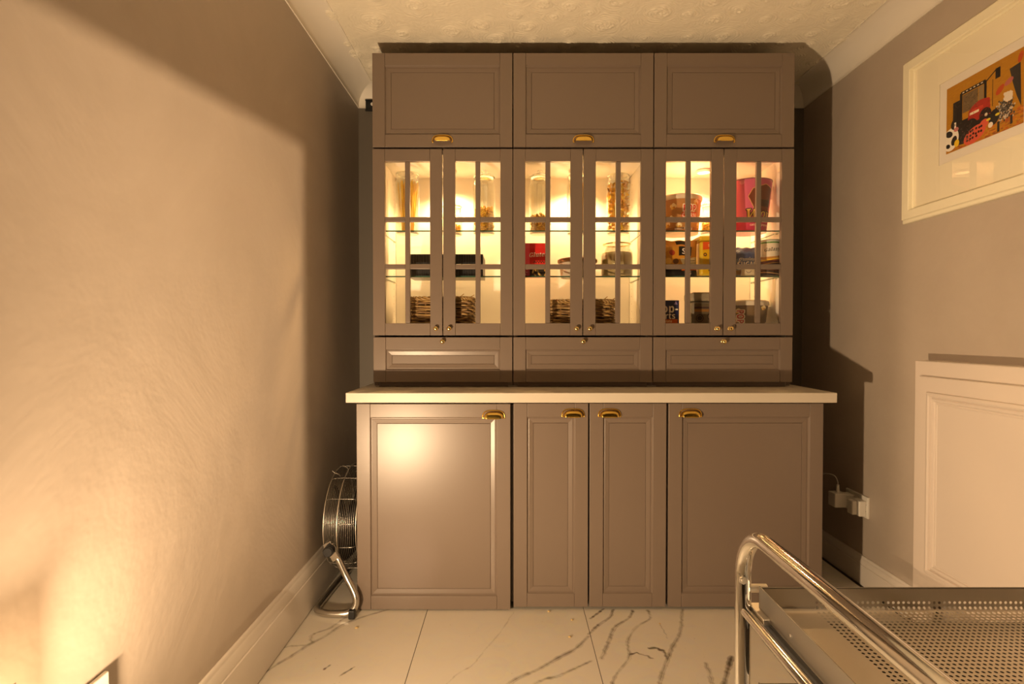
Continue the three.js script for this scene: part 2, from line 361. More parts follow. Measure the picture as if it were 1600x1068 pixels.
// ================================================================= WALL CABINETS
const DU = 2.262, UX = [-0.593, 0.0035, 0.6005, 1.1975];           // front plane of the doors, unit edges
const unitW = 0.5955, doorW = 0.593;
const topLabels = ['taupe panelled lift-up wall cabinet above the display cabinet with the black tray', 'taupe panelled lift-up wall cabinet in the middle of the top row', 'taupe panelled lift-up wall cabinet above the display cabinet with the packaged snacks'];
const cabLabels = ['lit glass-door cabinet holding spaghetti, a long black tray and a wicker basket', 'lit glass-door cabinet with a red packet, a squat flour jar and a basket', 'lit glass-door cabinet crowded with popcorn tubs, a pink bucket and cartons'];
for (let i = 0; i < 3; i++) {
  const cx = (UX[i] + UX[i + 1]) / 2;
  // top row: lift-up cabinets, 0.4 high
  const t = thing('wall_cabinet', topLabels[i], 'cabinet', [cx, 1.868, DB - 0.13], 'lift-up cabinets under the ceiling');
  const dep = DB - 0.13 - DU - 0.022;
  obj('carcass', memo('topcar', () => merge([bx(0.018, 0.397, dep, -unitW / 2 + 0.0095, 0.199, dep / 2), bx(0.018, 0.397, dep, unitW / 2 - 0.0095, 0.199, dep / 2), bx(unitW - 0.038, 0.018, dep, 0, 0.0095, dep / 2), bx(unitW - 0.038, 0.018, dep, 0, 0.388, dep / 2), bx(unitW - 0.038, 0.36, 0.006, 0, 0.199, 0.004)])), M.carcassDark, t);
  const td = panelFront('door', t, doorW, 0.394, 0, 0.200, DB - 0.13 - DU);
  addCup(td, 0, -0.166, 0);

  // middle row: display cabinet with two glass doors and a drawer underneath
  const h0 = 0.8525, hh = 1.866 - h0, D = DB - 0.14 - DU, dp = D - 0.022;
  const c = thing('display_cabinet', cabLabels[i], 'cabinet', [cx, h0, DB - 0.14], 'display cabinets on the worktop');
  for (const s of [-1, 1]) {
    const sp = obj('side_panel', rbox(0.018, hh - 0.002, dp, 0.001), M.interior, c, [s * (unitW / 2 - 0.0095), hh / 2, dp / 2]);
    obj('outer_face', memo('outface', () => new THREE.BoxGeometry(0.0006, hh - 0.004, dp - 0.002)), M.carcassDark, sp, [s * 0.0092, 0, 0]);
    obj('edge_band', memo('edgeb', () => new THREE.BoxGeometry(0.0176, hh - 0.006, 0.0006)), M.carcassDark, sp, [0, 0, dp / 2 + 0.0002]);
    const holes = [];
    for (const z of [0.06, dp - 0.05]) for (let k = 0; k < 19; k++) holes.push(new THREE.CylinderGeometry(0.0022, 0.0022, 0.0012, 8).rotateZ(Math.PI / 2).translate(-s * 0.0088, -hh / 2 + 0.30 + k * 0.036, z - dp / 2));
    const ho = obj('peg_holes', memo('holes' + s, () => merge(holes)), M.wood, sp); ho.userData.kind = 'stuff';
  }
  obj('back_panel', rbox(unitW - 0.04, hh - 0.04, 0.006, 0.001), M.interior, c, [0, hh / 2, 0.012]);
  obj('top_panel', rbox(unitW - 0.038, 0.018, dp, 0.001), M.interior, c, [0, hh - 0.012, dp / 2]);
  obj('floor_panel', rbox(unitW - 0.038, 0.018, dp - 0.002, 0.001), M.interior, c, [0, 1.085 - h0, dp / 2]);
  obj('bottom_panel', rbox(unitW - 0.038, 0.018, dp, 0.001), M.carcassDark, c, [0, 0.0095, dp / 2]);
  for (const sh of [1.527, 1.329]) {
    const s = obj('glass_shelf', memo('shelf', () => new THREE.BoxGeometry(0.556, 0.006, 0.300)), M.shelf, c, [0, sh - h0, 0.171]);
    obj('shelf_edge', memo('shelfedge', () => new THREE.BoxGeometry(0.556, 0.0058, 0.001)), M.shelfEdge, s, [0, 0, 0.1508]);
    for (const q of [-1, 1]) obj('shelf_edge', memo('shelfend', () => new THREE.BoxGeometry(0.001, 0.0058, 0.300)), M.shelfEdge, s, [q * 0.2788, 0, 0]);
    for (const q of [-1, 1]) for (const zz of [-0.11, 0.11]) obj('shelf_pin', memo('pin', () => new THREE.CylinderGeometry(0.0025, 0.0025, 0.012, 8).rotateZ(Math.PI / 2)), M.steel, c, [q * 0.2735, sh - h0 - 0.0058, 0.171 + zz]);
  }
  const w2 = 0.2955;
  const dl = glassFront(c, w2, 0.7895, -w2 / 2 - 0.0018, 1.4675 - h0, D), dr = glassFront(c, w2, 0.7895, w2 / 2 + 0.0018, 1.4675 - h0, D);
  addKnob(dl, w2 / 2 - 0.0265, -0.366, 0); addKnob(dr, -w2 / 2 + 0.0265, -0.366, 0);
  const dw = panelFront('drawer', c, doorW, 0.192, 0, 0.969 - h0, D, 0.053);
  addKnob(dw, 0, 0.0775, 0);
  // hinge plates on the carcass sides
  for (const s of [-1, 1]) for (const y of [1.80, 1.15]) obj('hinge', memo('hinge' + s, () => merge([bx(0.006, 0.018, 0.05, 0, 0, 0), bx(0.012, 0.014, 0.02, -s * 0.006, 0, 0.03)])), M.steel, c, [s * (unitW / 2 - 0.022), y - h0, dp - 0.045]);
  // round lamp under the top
  const lampZ = DB - 0.14 - 2.50;
  const puck = obj('cabinet_lamp', memo('puck', () => lathe([[0, 0.004], [0.034, 0.004], [0.036, 0.002], [0.036, -0.006], [0.030, -0.008], [0.030, -0.005]], 32)), M.white, c, [0, hh - 0.027, lampZ]);
  obj('lens', memo('lens', () => new THREE.CircleGeometry(0.029, 32).rotateX(Math.PI / 2)), glow(WARM_LED, 6), puck, [0, -0.006, 0]);
  const L = new THREE.SpotLight(WARM_LED, LED_POWER, 0, 1.20, 0.35); L.name = 'cabinet_lamp_light'; L.castShadow = true; L.shadow.radius = 1.2; L.position.set(cx, 1.866 - 0.050, -2.50); L.target.position.set(cx, 1.0, -2.50); scene.add(L, L.target);
}
// hanging rail that shows past the end of the top row
{
  const r = thing('hanging_rail', 'black steel hanging rail poking out beside the top cabinet near the coving', 'rail', [-0.66, 2.262, DB - 0.006]);
  obj('rail', merge([bx(0.20, 0.056, 0.004, 0, 0, 0.002, 0.001), bx(0.20, 0.003, 0.014, 0, 0.026, 0.008, 0.0005), bx(0.20, 0.003, 0.014, 0, -0.026, 0.008, 0.0005)]), M.black, r);
  obj('screw', new THREE.CylinderGeometry(0.0085, 0.0085, 0.003, 16).rotateX(Math.PI / 2), M.plastic, r, [-0.065, 0.008, 0.0055]);
}

// ================================================================= BASE CABINETS AND WORKTOP
const DBASE = 2.06, BX = [-0.607, -0.0025, 0.605, 1.214];
const baseLabels = ['base cabinet with one wide panelled door that mirrors the lamp, beside the fan', 'base cabinet with two narrow panelled doors in the middle of the row', 'base cabinet with one wide panelled door behind the chrome trolley'];
for (let i = 0; i < 3; i++) {
  const x0 = BX[i], x1 = BX[i + 1], w = x1 - x0, cx = (x0 + x1) / 2, dep = 0.575;
  const c = thing('base_cabinet', baseLabels[i], 'cabinet', [cx, 0, DBASE + 0.022 + dep], 'base cabinets under the worktop');
  obj('carcass', merge([bx(0.018, 0.78, dep, -w / 2 + 0.0095, 0.412, dep / 2), bx(0.018, 0.78, dep, w / 2 - 0.0095, 0.412, dep / 2), bx(w - 0.038, 0.018, dep, 0, 0.034, dep / 2), bx(w - 0.038, 0.018, dep, 0, 0.793, dep / 2), bx(w - 0.038, 0.75, 0.008, 0, 0.412, 0.005)]), M.carcassDark, c);
  for (const s of [-1, 1]) obj('foot', memo('bfoot', () => new THREE.CylinderGeometry(0.02, 0.024, 0.022, 16)), M.black, c, [s * (w / 2 - 0.06), 0.0125, 0.5]);
  const z = dep + 0.022;
  if (i === 1) {
    const a = panelFront('door', c, 0.291, 0.797, -0.1500, 0.4105, z), b = panelFront('door', c, 0.299, 0.797, 0.1505, 0.4105, z);
    addCup(a, 0.086, 0.360, 0); addCup(b, -0.073, 0.360, 0);
  } else {
    const a = panelFront('door', c, w - 0.007, i ? 0.797 : 0.803, i ? 0.001 : 0, i ? 0.4105 : 0.4065, z + (i ? 0 : 0.006));
    addCup(a, i ? -0.2175 : 0.2335, i ? 0.360 : 0.359, 0);
  }
}
{
  const g = rbox(1.897, 0.038, 0.70, 0.002);
  tag(obj('worktop', g, M.worktop, scene, [(-0.642 + 1.255) / 2, 0.8325, -(2.045 + 0.35)]), 'thick cream white worktop slab between the base and display cabinets', 'worktop');
}

// ================================================================= JARS, BOXES AND BASKETS ON THE SHELVES
const S1 = 1.5302, S2 = 1.3322, S3 = 1.0945;                        // what things stand on
function jarShell(r, h, neck, t = 0.0028) {                         // glass wall with a thick foot, standing on y = 0
  return lathe([[0.001, 0.0005], [r - 0.012, 0.0005], [r - 0.003, 0.004], [r, 0.012], [r, h - 0.045], [r - 0.004, h - 0.032], [neck, h - 0.022], [neck, h - 0.006], [neck + 0.003, h - 0.003], [neck + 0.002, h],
    [neck - t, h - 0.001], [neck - t, h - 0.024], [r - 0.004 - t, h - 0.036], [r - t, h - 0.048], [r - t, 0.014], [r - 0.008, 0.010], [0.001, 0.009]], 40);
}
const lidGlass = (r) => lathe([[0.001, 0.030], [0.010, 0.030], [0.013, 0.027], [0.012, 0.022], [0.008, 0.019], [r * 0.6, 0.013], [r * 0.9, 0.006], [r + 0.001, 0.001], [r + 0.001, -0.004], [r - 0.004, -0.004], [r - 0.006, 0.002], [r * 0.5, 0.010], [0.001, 0.013]], 40);
function jar(label, x, d, base, r, h, group = 'glass storage jars') {
  const j = thing('storage_jar', label, 'jar', [x, base, d], group);
  obj('glass_body', jarShell(r, h, r - 0.006), M.jar, j);
  obj('glass_rim', new THREE.TorusGeometry(r - 0.0058, 0.0034, 10, 48).rotateX(Math.PI / 2), M.thickGlass, j, [0, h - 0.002, 0]);
  obj('glass_foot', lathe([[0.001, 0.0012], [r - 0.011, 0.0012], [r - 0.005, 0.004], [r - 0.0035, 0.008], [r - 0.008, 0.0085], [r - 0.016, 0.0065], [0.001, 0.0062]], 40), M.thickGlass, j);
  return j;
}
function spaghetti(parent, r, h, n, spread) {
  const list = [];
  for (let i = 0; i < n; i++) { const a = rr(0, 6.28), q = Math.sqrt(rnd()) * r * 0.5, b = a + rr(-0.5, 0.5), q2 = Math.min(r * 0.9, q + rr(0, spread)); list.push(rod([Math.cos(a) * q, 0.012, Math.sin(a) * q], [Math.cos(b) * q2, h * rr(0.93, 1), Math.sin(b) * q2], 0.0018, 5)); }
  const m = obj('spaghetti', merge(list), M.pasta, parent); m.userData.kind = 'stuff'; return m;
}
function pastaFill(parent, r, h, n, kind) {
  const list = [], list2 = [];
  for (let i = 0; i < n; i++) {
    const a = rr(0, 6.28), edge = rnd() < 0.75 ? rr(0.72, 1.0) : Math.sqrt(rnd()), y = 0.016 + rnd() * (h - 0.02); let g;
    if (kind === 'penne') g = new THREE.CylinderGeometry(0.0036, 0.0036, 0.03, 7, 1, true);
    else if (kind === 'shell') g = new THREE.TorusGeometry(0.0052, 0.0026, 5, 8, 4.4).scale(1, 1, 1.5);
    else { g = merge([new THREE.ConeGeometry(0.013, 0.018, 6, 1, true).scale(1, 1, 0.3).translate(0, -0.008, 0), new THREE.ConeGeometry(0.013, 0.018, 6, 1, true).scale(1, 1, 0.3).rotateZ(Math.PI).translate(0, 0.008, 0)]); }
    g.rotateX(rr(0, 6.28)).rotateZ(rr(0, 6.28)).translate(Math.cos(a) * (r - 0.009) * edge, y, Math.sin(a) * (r - 0.009) * edge);
    (i % 3 ? list : list2).push(g);
  }
  const core = new THREE.CylinderGeometry(r * 0.5, r * 0.56, h * 0.8, 20).translate(0, 0.012 + h * 0.4, 0);
  if (kind !== 'bow') list2.push(core);
  for (const [l, m] of [[list, M.pasta], [list2, M.pastaDeep]]) { const o = obj('pasta', merge(l), m, parent); o.userData.kind = 'stuff'; }
}
function swingTop(parent, r, h) {
  obj('glass_lid', lathe([[0.001, 0.012], [r * 0.5, 0.010], [r * 0.72, 0.004], [r * 0.72, 0], [0.001, 0.001]], 32), M.jar, parent, [0, h, 0]);
  obj('wire_bail', merge([tube([[-r * 0.75, h - 0.03, 0.004], [-r * 0.8, h - 0.005, 0.006], [-r * 0.5, h + 0.016, 0.008], [0, h + 0.018, 0.010], [r * 0.5, h + 0.016, 0.008], [r * 0.8, h - 0.005, 0.006], [r * 0.75, h - 0.03, 0.004]], 0.0012, 50, 6), tube(Array.from({ length: 16 }, (_, i) => [Math.cos(i / 16 * 6.283) * r * 0.80, h - 0.012, Math.sin(i / 16 * 6.283) * r * 0.80]), 0.0011, 60, 6, true)]), M.steelDark, parent);
}
{ // first cabinet, upper shelf
  const a = jar('tall glass jar of loose spaghetti leaning apart, open topped', -0.476, 2.43, S1, 0.055, 0.275); spaghetti(a, 0.056, 0.245, 80, 0.024);
  const b = jar('short round glass jar with a wire clip lid beside the small yellow pasta jar', -0.275, 2.46, S1, 0.048, 0.135); swingTop(b, 0.046, 0.135); pastaFill(b, 0.044, 0.05, 160, 'shell');
  const c = jar('tall lidded glass jar a third full of small yellow pasta', -0.127, 2.43, S1, 0.052, 0.262); obj('glass_lid', lidGlass(0.047), M.thickGlass, c, [0, 0.262, 0]); pastaFill(c, 0.049, 0.125, 520, 'shell');
  // second cabinet, upper shelf
  const e = jar('tall lidded glass jar with a low layer of tube pasta', 0.128, 2.43, S1, 0.051, 0.262); obj('glass_lid', lidGlass(0.046), M.thickGlass, e, [0, 0.262, 0]); pastaFill(e, 0.048, 0.088, 260, 'penne');
  const f = jar('tall glass jar packed with upright spaghetti behind the door gap', 0.304, 2.44, S1, 0.054, 0.268); spaghetti(f, 0.075, 0.235, 130, 0.006); obj('glass_lid', lidGlass(0.048), M.thickGlass, f, [0, 0.268, 0]);
  const g = jar('tall glass jar loosely filled with bow pasta to the brim', 0.484, 2.43, S1, 0.053, 0.268); pastaFill(g, 0.048, 0.235, 110, 'bow');
  // third cabinet, upper shelf
  const k = jar('short wire clip jar with orange contents next to a popcorn tub', 0.905, 2.43, S1, 0.047, 0.135); swingTop(k, 0.045, 0.135); pastaFill(k, 0.043, 0.055, 160, 'shell');
}
{ // squat jar of flour, middle shelf
  const j = thing('storage_jar', 'squat wide glass jar filled with pale flour, on the middle shelf', 'jar', [0.476, S2, 2.42], 'glass storage jars');
  obj('glass_body', lathe([[0.001, 0.0005], [0.066, 0.0005], [0.072, 0.006], [0.073, 0.10], [0.070, 0.118], [0.060, 0.132], [0.058, 0.145], [0.061, 0.150], [0.061, 0.155], [0.055, 0.155], [0.054, 0.133], [0.066, 0.116], [0.0695, 0.10], [0.0695, 0.010], [0.001, 0.008]], 44), M.jar, j);
  obj('flour', lathe([[0.001, 0.009], [0.068, 0.009], [0.0688, 0.02], [0.0688, 0.098], [0.066, 0.112], [0.03, 0.119], [0.001, 0.117]], 40), M.flour, j);
  obj('rim_ring', new THREE.TorusGeometry(0.0605, 0.003, 8, 44).rotateX(Math.PI / 2), M.brassPale, j, [0, 0.152, 0]);
}
{ // black ribbed tray
  const t = thing('storage_tray', 'long black ribbed tray on the middle shelf of the first display cabinet', 'tray', [-0.296, S2, 2.44]);
  const W = 0.336, H = 0.098, D = 0.19, list = [bx(W, 0.004, D, 0, 0.002, 0)];
  list.push(bx(W, H, 0.004, 0, H / 2, D / 2 - 0.002), bx(W, H, 0.004, 0, H / 2, -D / 2 + 0.002), bx(0.004, H, D, -W / 2 + 0.002, H / 2, 0), bx(0.004, H, D, W / 2 - 0.002, H / 2, 0));
  obj('body', merge(list), M.black, t);
  const ribs = []; for (let i = 0; i < 30; i++) ribs.push(bx(0.004, H - 0.006, 0.003, -W / 2 + 0.01 + i * (W - 0.02) / 29, H / 2, D / 2 + 0.001, 0.001));
  obj('ribs', merge(ribs), std([0.03, 0.03, 0.03], 0.4), t);
}
function basket(label, x, d, w, h, dep, s) {
  const b = thing('wicker_basket', label, 'basket', [x, S3, d], 'wicker baskets');
  seed = s;
  const P = (t, o, y) => {                                         // rounded rectangle
    const a = t * 2 * Math.PI, c = Math.cos(a), sn = Math.sin(a), e = 0.45;
    return new THREE.Vector3((w / 2 + o - 0.004) * Math.sign(c) * Math.pow(Math.abs(c), e), y, (dep / 2 + o - 0.004) * Math.sign(sn) * Math.pow(Math.abs(sn), e));
  };
  const dark = [], pale = [], stakes = [], n = 22, rows = 14;
  for (let r = 0; r < rows; r++) {
    const pts = [], y = 0.006 + r * (h - 0.02) / rows, ph = r % 2 ? Math.PI : 0, rise = rr(-0.002, 0.002);
    for (let k = 0; k < 176; k++) { const t = k / 176; pts.push(P(t, 0.0046 * Math.sin(n / 2 * 2 * Math.PI * t + ph) + 0.004, y + 0.0018 * Math.sin(7 * t * 6.28 + r * 1.7) + rise + (r / rows) * 0.004 * Math.sin(2 * t * 6.28))); }
    (r % 2 ? pale : dark).push(tube(pts, 0.0045 + rr(-0.0005, 0.0006), 220, 7, true));
  }
  for (let k = 0; k < n; k++) { const p = P(k / n, 0.002, 0), q = P(k / n, 0.002, h - 0.012 + rr(-0.004, 0.004)); stakes.push(rod(p.toArray(), q.toArray(), 0.0034, 6)); }
  const rim = []; for (const ph of [0, 2.1, 4.2]) { const pts = []; for (let k = 0; k < 100; k++) { const t = k / 100; pts.push(P(t, 0.003 + 0.005 * Math.cos(14 * 6.283 * t + ph), h - 0.010 + 0.006 * Math.sin(14 * 6.283 * t + ph))); } rim.push(tube(pts, 0.0046, 160, 6, true)); }
  rim.push(rod(P(0.12, 0, h - 0.01).toArray(), P(0.06, 0.014, h + 0.008).toArray(), 0.002), rod(P(0.2, 0, h - 0.01).toArray(), P(0.17, 0.008, h + 0.010).toArray(), 0.002));
  obj('weave', merge(dark), M.wicker, b); obj('pale_weave', merge(pale), M.wickerPale, b); obj('stakes', merge(stakes), M.wicker, b); obj('rim', merge(rim), M.wickerPale, b);
  obj('base', bx(w - 0.02, 0.006, dep - 0.02, 0, 0.004, 0), M.wicker, b);
  const li = []; for (const q of [-1, 1]) li.push(plain(w - 0.05, h - 0.03, 0.003, 0, h / 2 - 0.008, q * (dep / 2 - 0.013)), plain(0.003, h - 0.03, dep - 0.05, q * (w / 2 - 0.013), h / 2 - 0.008, 0));
  obj('gap_darkener', merge(li), std([0.035, 0.02, 0.01], 0.9), b);  // dark sheets added inside so the weave gaps look shaded
}
basket('brown wicker basket standing beneath the long black tray', -0.319, 2.44, 0.292, 0.150, 0.22, 101);
basket('brown wicker basket standing beneath the squat flour jar', 0.311, 2.44, 0.292, 0.138, 0.22, 202);
seed = 33;
// printed cartons and tubs
const front = (tex, rough = 0.45) => std([1, 1, 1], rough, { map: tex });
function carton(parent, w, h, d, tex, side) {
  const s = std(side, 0.5), g = new THREE.BoxGeometry(w, h, d);
  return obj('carton', g, [s, s, s, s, front(tex), s], parent, [0, h / 2 + 0.0005, 0]);
}
function txt(c, s, x, y, font, fill, stroke, lw = 4, max) { c.font = font; c.textAlign = 'center'; c.textBaseline = 'middle'; if (stroke) { c.lineJoin = 'round'; c.lineWidth = lw; c.strokeStyle = stroke; c.strokeText(s, x, y, max); } c.fillStyle = fill; c.fillText(s, x, y, max); }
function taper(r0, r1, h, seg = 48) { return new THREE.CylinderGeometry(r1, r0, h, seg, 1, true).rotateY(Math.PI).translate(0, h / 2, 0); }
const popcornKernel = (c, x, y, s) => { for (const [dx, dy, q, f] of [[0, 0, 1, '#f2d070'], [0.9, -0.3, 0.85, '#fbe6a6'], [-0.8, -0.4, 0.8, '#f6dc8c'], [0.2, -0.9, 0.8, '#fff0c0'], [0.4, 0.5, 0.7, '#d89a30'], [-0.5, 0.6, 0.6, '#efc65c']]) { c.fillStyle = f; c.beginPath(); c.arc(x + dx * s, y + dy * s, q * s, 0, 7); c.fill(); } };
{ // red packet
  const p = thing('packet', 'bright red cardboard packet with white script, on the middle shelf', 'packet', [0.106, S2, 2.385]);
  carton(p, 0.105, 0.148, 0.05, canvasTex(256, 360, (c, w, h) => {
    c.fillStyle = '#e02a22'; c.fillRect(0, 0, w, h); c.fillStyle = '#f2596e'; c.fillRect(0, 0, w * 0.24, h);
    c.save(); c.translate(w * 0.6, h * 0.34); c.rotate(-0.05); txt(c, 'Gluten', 0, 0, 'italic bold 62px serif', '#fff3df'); c.restore();
    c.fillStyle = '#241a10'; c.fillRect(w * 0.24, h * 0.66, w, h * 0.34);
    c.strokeStyle = '#3a2a12'; c.lineWidth = 7; c.beginPath(); for (let i = 0; i < 12; i++) c.lineTo(w * 0.4 + i * 14, h * (i % 2 ? 0.53 : 0.59)); c.stroke();
    for (let i = 0; i < 16; i++) { c.fillStyle = ['#c99a3a', '#5a4a18', '#8a6a2a', '#e0c070'][i % 4]; c.beginPath(); c.ellipse(w * rr(0.3, 0.98), h * rr(0.70, 0.98), 22, 9, rr(0, 3), 0, 7); c.fill(); }
    c.fillStyle = '#a03a5a'; c.fillRect(0, h * 0.7, w * 0.24, h * 0.3); c.fillStyle = '#e8c8d0'; for (let i = 0; i < 6; i++) c.fillRect(rr(0, 40), h * rr(0.72, 0.98), 18, 5);
  }), '#e0302c');
}
{ // canister with a wooden lid
  const p = thing('canister', 'low cream canister with a wooden lid beside the squat flour jar', 'canister', [0.297, S2, 2.42]);
  obj('body', lathe([[0.001, 0], [0.072, 0], [0.076, 0.004], [0.082, 0.066], [0.078, 0.066], [0.073, 0.006], [0.001, 0.005]], 40), std([0.66, 0.58, 0.44], 0.4), p);
  obj('lid', lathe([[0.001, 0.018], [0.084, 0.018], [0.090, 0.014], [0.090, 0.004], [0.086, 0], [0.001, 0]], 40), M.wood, p, [0, 0.067, 0]);
}
const kraft = (rot) => canvasTex(1400, 330, (c, w, h) => {
  c.fillStyle = rot ? '#77603e' : '#c08a4a'; c.fillRect(0, 0, w, h);
  c.fillStyle = rot ? '#5c4a30' : '#a06a34'; c.fillRect(0, h * 0.86, w, h * 0.14);
  for (const [x, y] of [[400, 60], [480, 250], [370, 190], [560, 80], [530, 200], [960, 90], [1040, 230], [200, 120], [1250, 150], [620, 270], [900, 260], [820, 40]]) popcornKernel(c, x, y, 22);
  c.save(); c.translate(rot ? 545 : 745, rot ? 150 : 118); if (rot) c.rotate(Math.PI / 2);
  txt(c, 'POP', 0, rot ? -35 : -22, rot ? 'bold 92px sans-serif' : 'bold 82px sans-serif', rot ? '#b01812' : '#e2301c', '#fff4e0', 22); txt(c, 'CORN', 0, rot ? 50 : 50, rot ? 'bold 78px sans-serif' : 'bold 64px sans-serif', rot ? '#b01812' : '#fff4e0', rot ? '#fff4e0' : '#e2301c', 18);
  c.restore();
  txt(c, 'sweet & salty', 680, 296, 'bold 34px sans-serif', '#fff4e0');
});
{ // popcorn tubs
  const mk = (label, x, base, d, r0, r1, h, rot) => {
    const p = thing('popcorn_tub', label, 'tub', [x, base, d], 'popcorn tubs');
    obj('tub', taper(r0, r1, h), std([1, 1, 1], 0.5, { map: kraft(rot) }), p);
    obj('base', new THREE.CylinderGeometry(r0 - 0.001, r0 - 0.001, 0.003, 40), std([0.6, 0.4, 0.2], 0.6), p, [0, 0.002, 0]);
    obj('lid', lathe([[0.001, 0.024], [r1 - 0.01, 0.024], [r1 - 0.004, 0.022], [r1 + 0.003, 0.020], [r1 + 0.005, 0.014], [r1 + 0.004, 0.002], [r1 + 0.001, -0.002], [r1 - 0.003, 0], [0.001, 0.012]], 44), std([0.80, 0.72, 0.55], 0.4), p, [0, h, 0]);
  };
  mk('tan popcorn tub with red lettering on the upper shelf', 0.765, S1, 2.43, 0.080, 0.093, 0.145, false);
  mk('brown popcorn tub with a cream lid below the sugar bag', 1.062, S3, 2.44, 0.090, 0.103, 0.112, true);
}
{ // pink bucket
  const p = thing('popcorn_bucket', 'large pink bucket with a brown hat shape and gold lettering', 'bucket', [1.063, S1, 2.40]);
  obj('bucket', taper(0.075, 0.098, 0.222), front(canvasTex(1200, 470, (c, w, h) => {
    c.fillStyle = '#dc6488'; c.fillRect(0, 0, w, h);
    c.fillStyle = '#e58aa2'; for (let i = 0; i < 26; i++) { c.beginPath(); c.arc(rr(0, w), rr(0, h), rr(8, 26), 0, 7); c.fill(); }
    c.fillStyle = '#7a3a1c'; c.strokeStyle = '#e8b070'; c.lineWidth = 6; c.beginPath(); c.moveTo(560, 90); c.lineTo(680, 50); c.lineTo(780, 80); c.lineTo(750, 300); c.lineTo(590, 300); c.lineTo(520, 160); c.closePath(); c.fill(); c.stroke();
    c.fillStyle = '#4e2410'; c.fillRect(600, 190, 150, 60);
    txt(c, 'Wonka', 715, 320, 'italic bold 130px serif', '#f0c860', '#3a1a0a', 16);
    c.fillStyle = '#c02050'; c.fillRect(0, 380, w, 90); txt(c, 'caramel popcorn', 660, 415, 'bold 30px sans-serif', '#f6d8c0');
  })), p);
  obj('rim', new THREE.TorusGeometry(0.0985, 0.0022, 8, 48).rotateX(Math.PI / 2), std([0.30, 0.10, 0.12], 0.4), p, [0, 0.222, 0]);
  obj('base', new THREE.CylinderGeometry(0.074, 0.074, 0.003, 40), std([0.5, 0.08, 0.2], 0.5), p, [0, 0.0022, 0]);
}
function pouch(w, h, t, tex, parent, name = 'bag') {
  const n = 22, pos = [], uv = [], idx = [];
  for (const s of [1, -1]) for (let j = 0; j <= n; j++) for (let i = 0; i <= n; i++) {
    const u = i / n * 2 - 1, v = j / n, body = Math.pow(1 - Math.pow(Math.abs(u), 4), 0.6) * (v < 0.8 ? Math.min(1, 0.75 + v * 3) : Math.max(0.02, 1 - (v - 0.8) / 0.2)), wr = 0.0022 * noise3.noise(u * 4, v * 5, s * 2 + w * 50);
    pos.push(u * w / 2 * (1 - 0.04 * Math.sin(v * 3.1)), v * h * (1 + 0.015 * Math.sin(u * 9)), s * (t / 2 * body + wr * (body > 0.1 ? 1 : 0.1))); uv.push(i / n, v);
    if (i < n && j < n) { const o = (s > 0 ? 0 : (n + 1) ** 2) + j * (n + 1) + i; idx.push(o, o + 1, o + n + 2, o, o + n + 2, o + n + 1); }
  }
  const g = new THREE.BufferGeometry(); g.setAttribute('position', new THREE.BufferAttribute(new Float32Array(pos), 3)); g.setAttribute('uv', new THREE.BufferAttribute(new Float32Array(uv), 2)); g.setIndex(idx); g.computeVertexNormals();
  return obj(name, g, front(tex, 0.4), parent);
}
{ // snack bag
  const p = thing('snack_bag', 'crinkled orange and black snack bag under the tan popcorn tub', 'bag', [0.722, S2, 2.35]);
  pouch(0.19, 0.158, 0.07, canvasTex(380, 340, (c, w, h) => {
    c.fillStyle = '#d8962a'; c.fillRect(0, 0, w, h); c.fillStyle = '#16130f'; c.fillRect(w * 0.48, h * 0.02, w * 0.34, h * 0.12); c.fillRect(w * 0.52, h * 0.2, w * 0.30, h * 0.25);
    c.save(); c.translate(w * 0.64, h * 0.33); txt(c, 'S', 0, 0, 'bold 74px sans-serif', '#f4ead8'); c.restore();
    c.fillStyle = '#efe0ae'; c.beginPath(); c.moveTo(w * 0.55, h * 0.54); c.lineTo(w, h * 0.48); c.lineTo(w, h * 0.74); c.lineTo(w * 0.64, h * 0.76); c.closePath(); c.fill();
    c.fillStyle = '#6a5a30'; for (let i = 0; i < 2; i++) c.fillRect(w * (0.66 + 0.02 * i), h * (0.58 + 0.06 * i), w * 0.26, 6);
    for (const [x, y, q, f] of [[0.2, 0.25, 34, '#f0b040'], [0.36, 0.36, 26, '#b03a1c'], [0.16, 0.48, 22, '#1e1610'], [0.28, 0.6, 30, '#f2c050'], [0.45, 0.6, 26, '#7a4a12']]) { c.fillStyle = f; c.beginPath(); c.arc(w * x, h * y, q, 0, 7); c.fill(); }
    c.fillStyle = '#100e0c'; c.fillRect(0, h * 0.78, w, h * 0.22); c.fillStyle = '#e8701c'; c.beginPath(); c.moveTo(w * 0.6, h * 0.80); c.lineTo(w, h * 0.76); c.lineTo(w, h * 0.84); c.lineTo(w * 0.58, h * 0.86); c.fill();
    txt(c, 'G', w * 0.78, h * 0.92, 'bold 48px sans-serif', '#f4ead8');
  }), p);
}
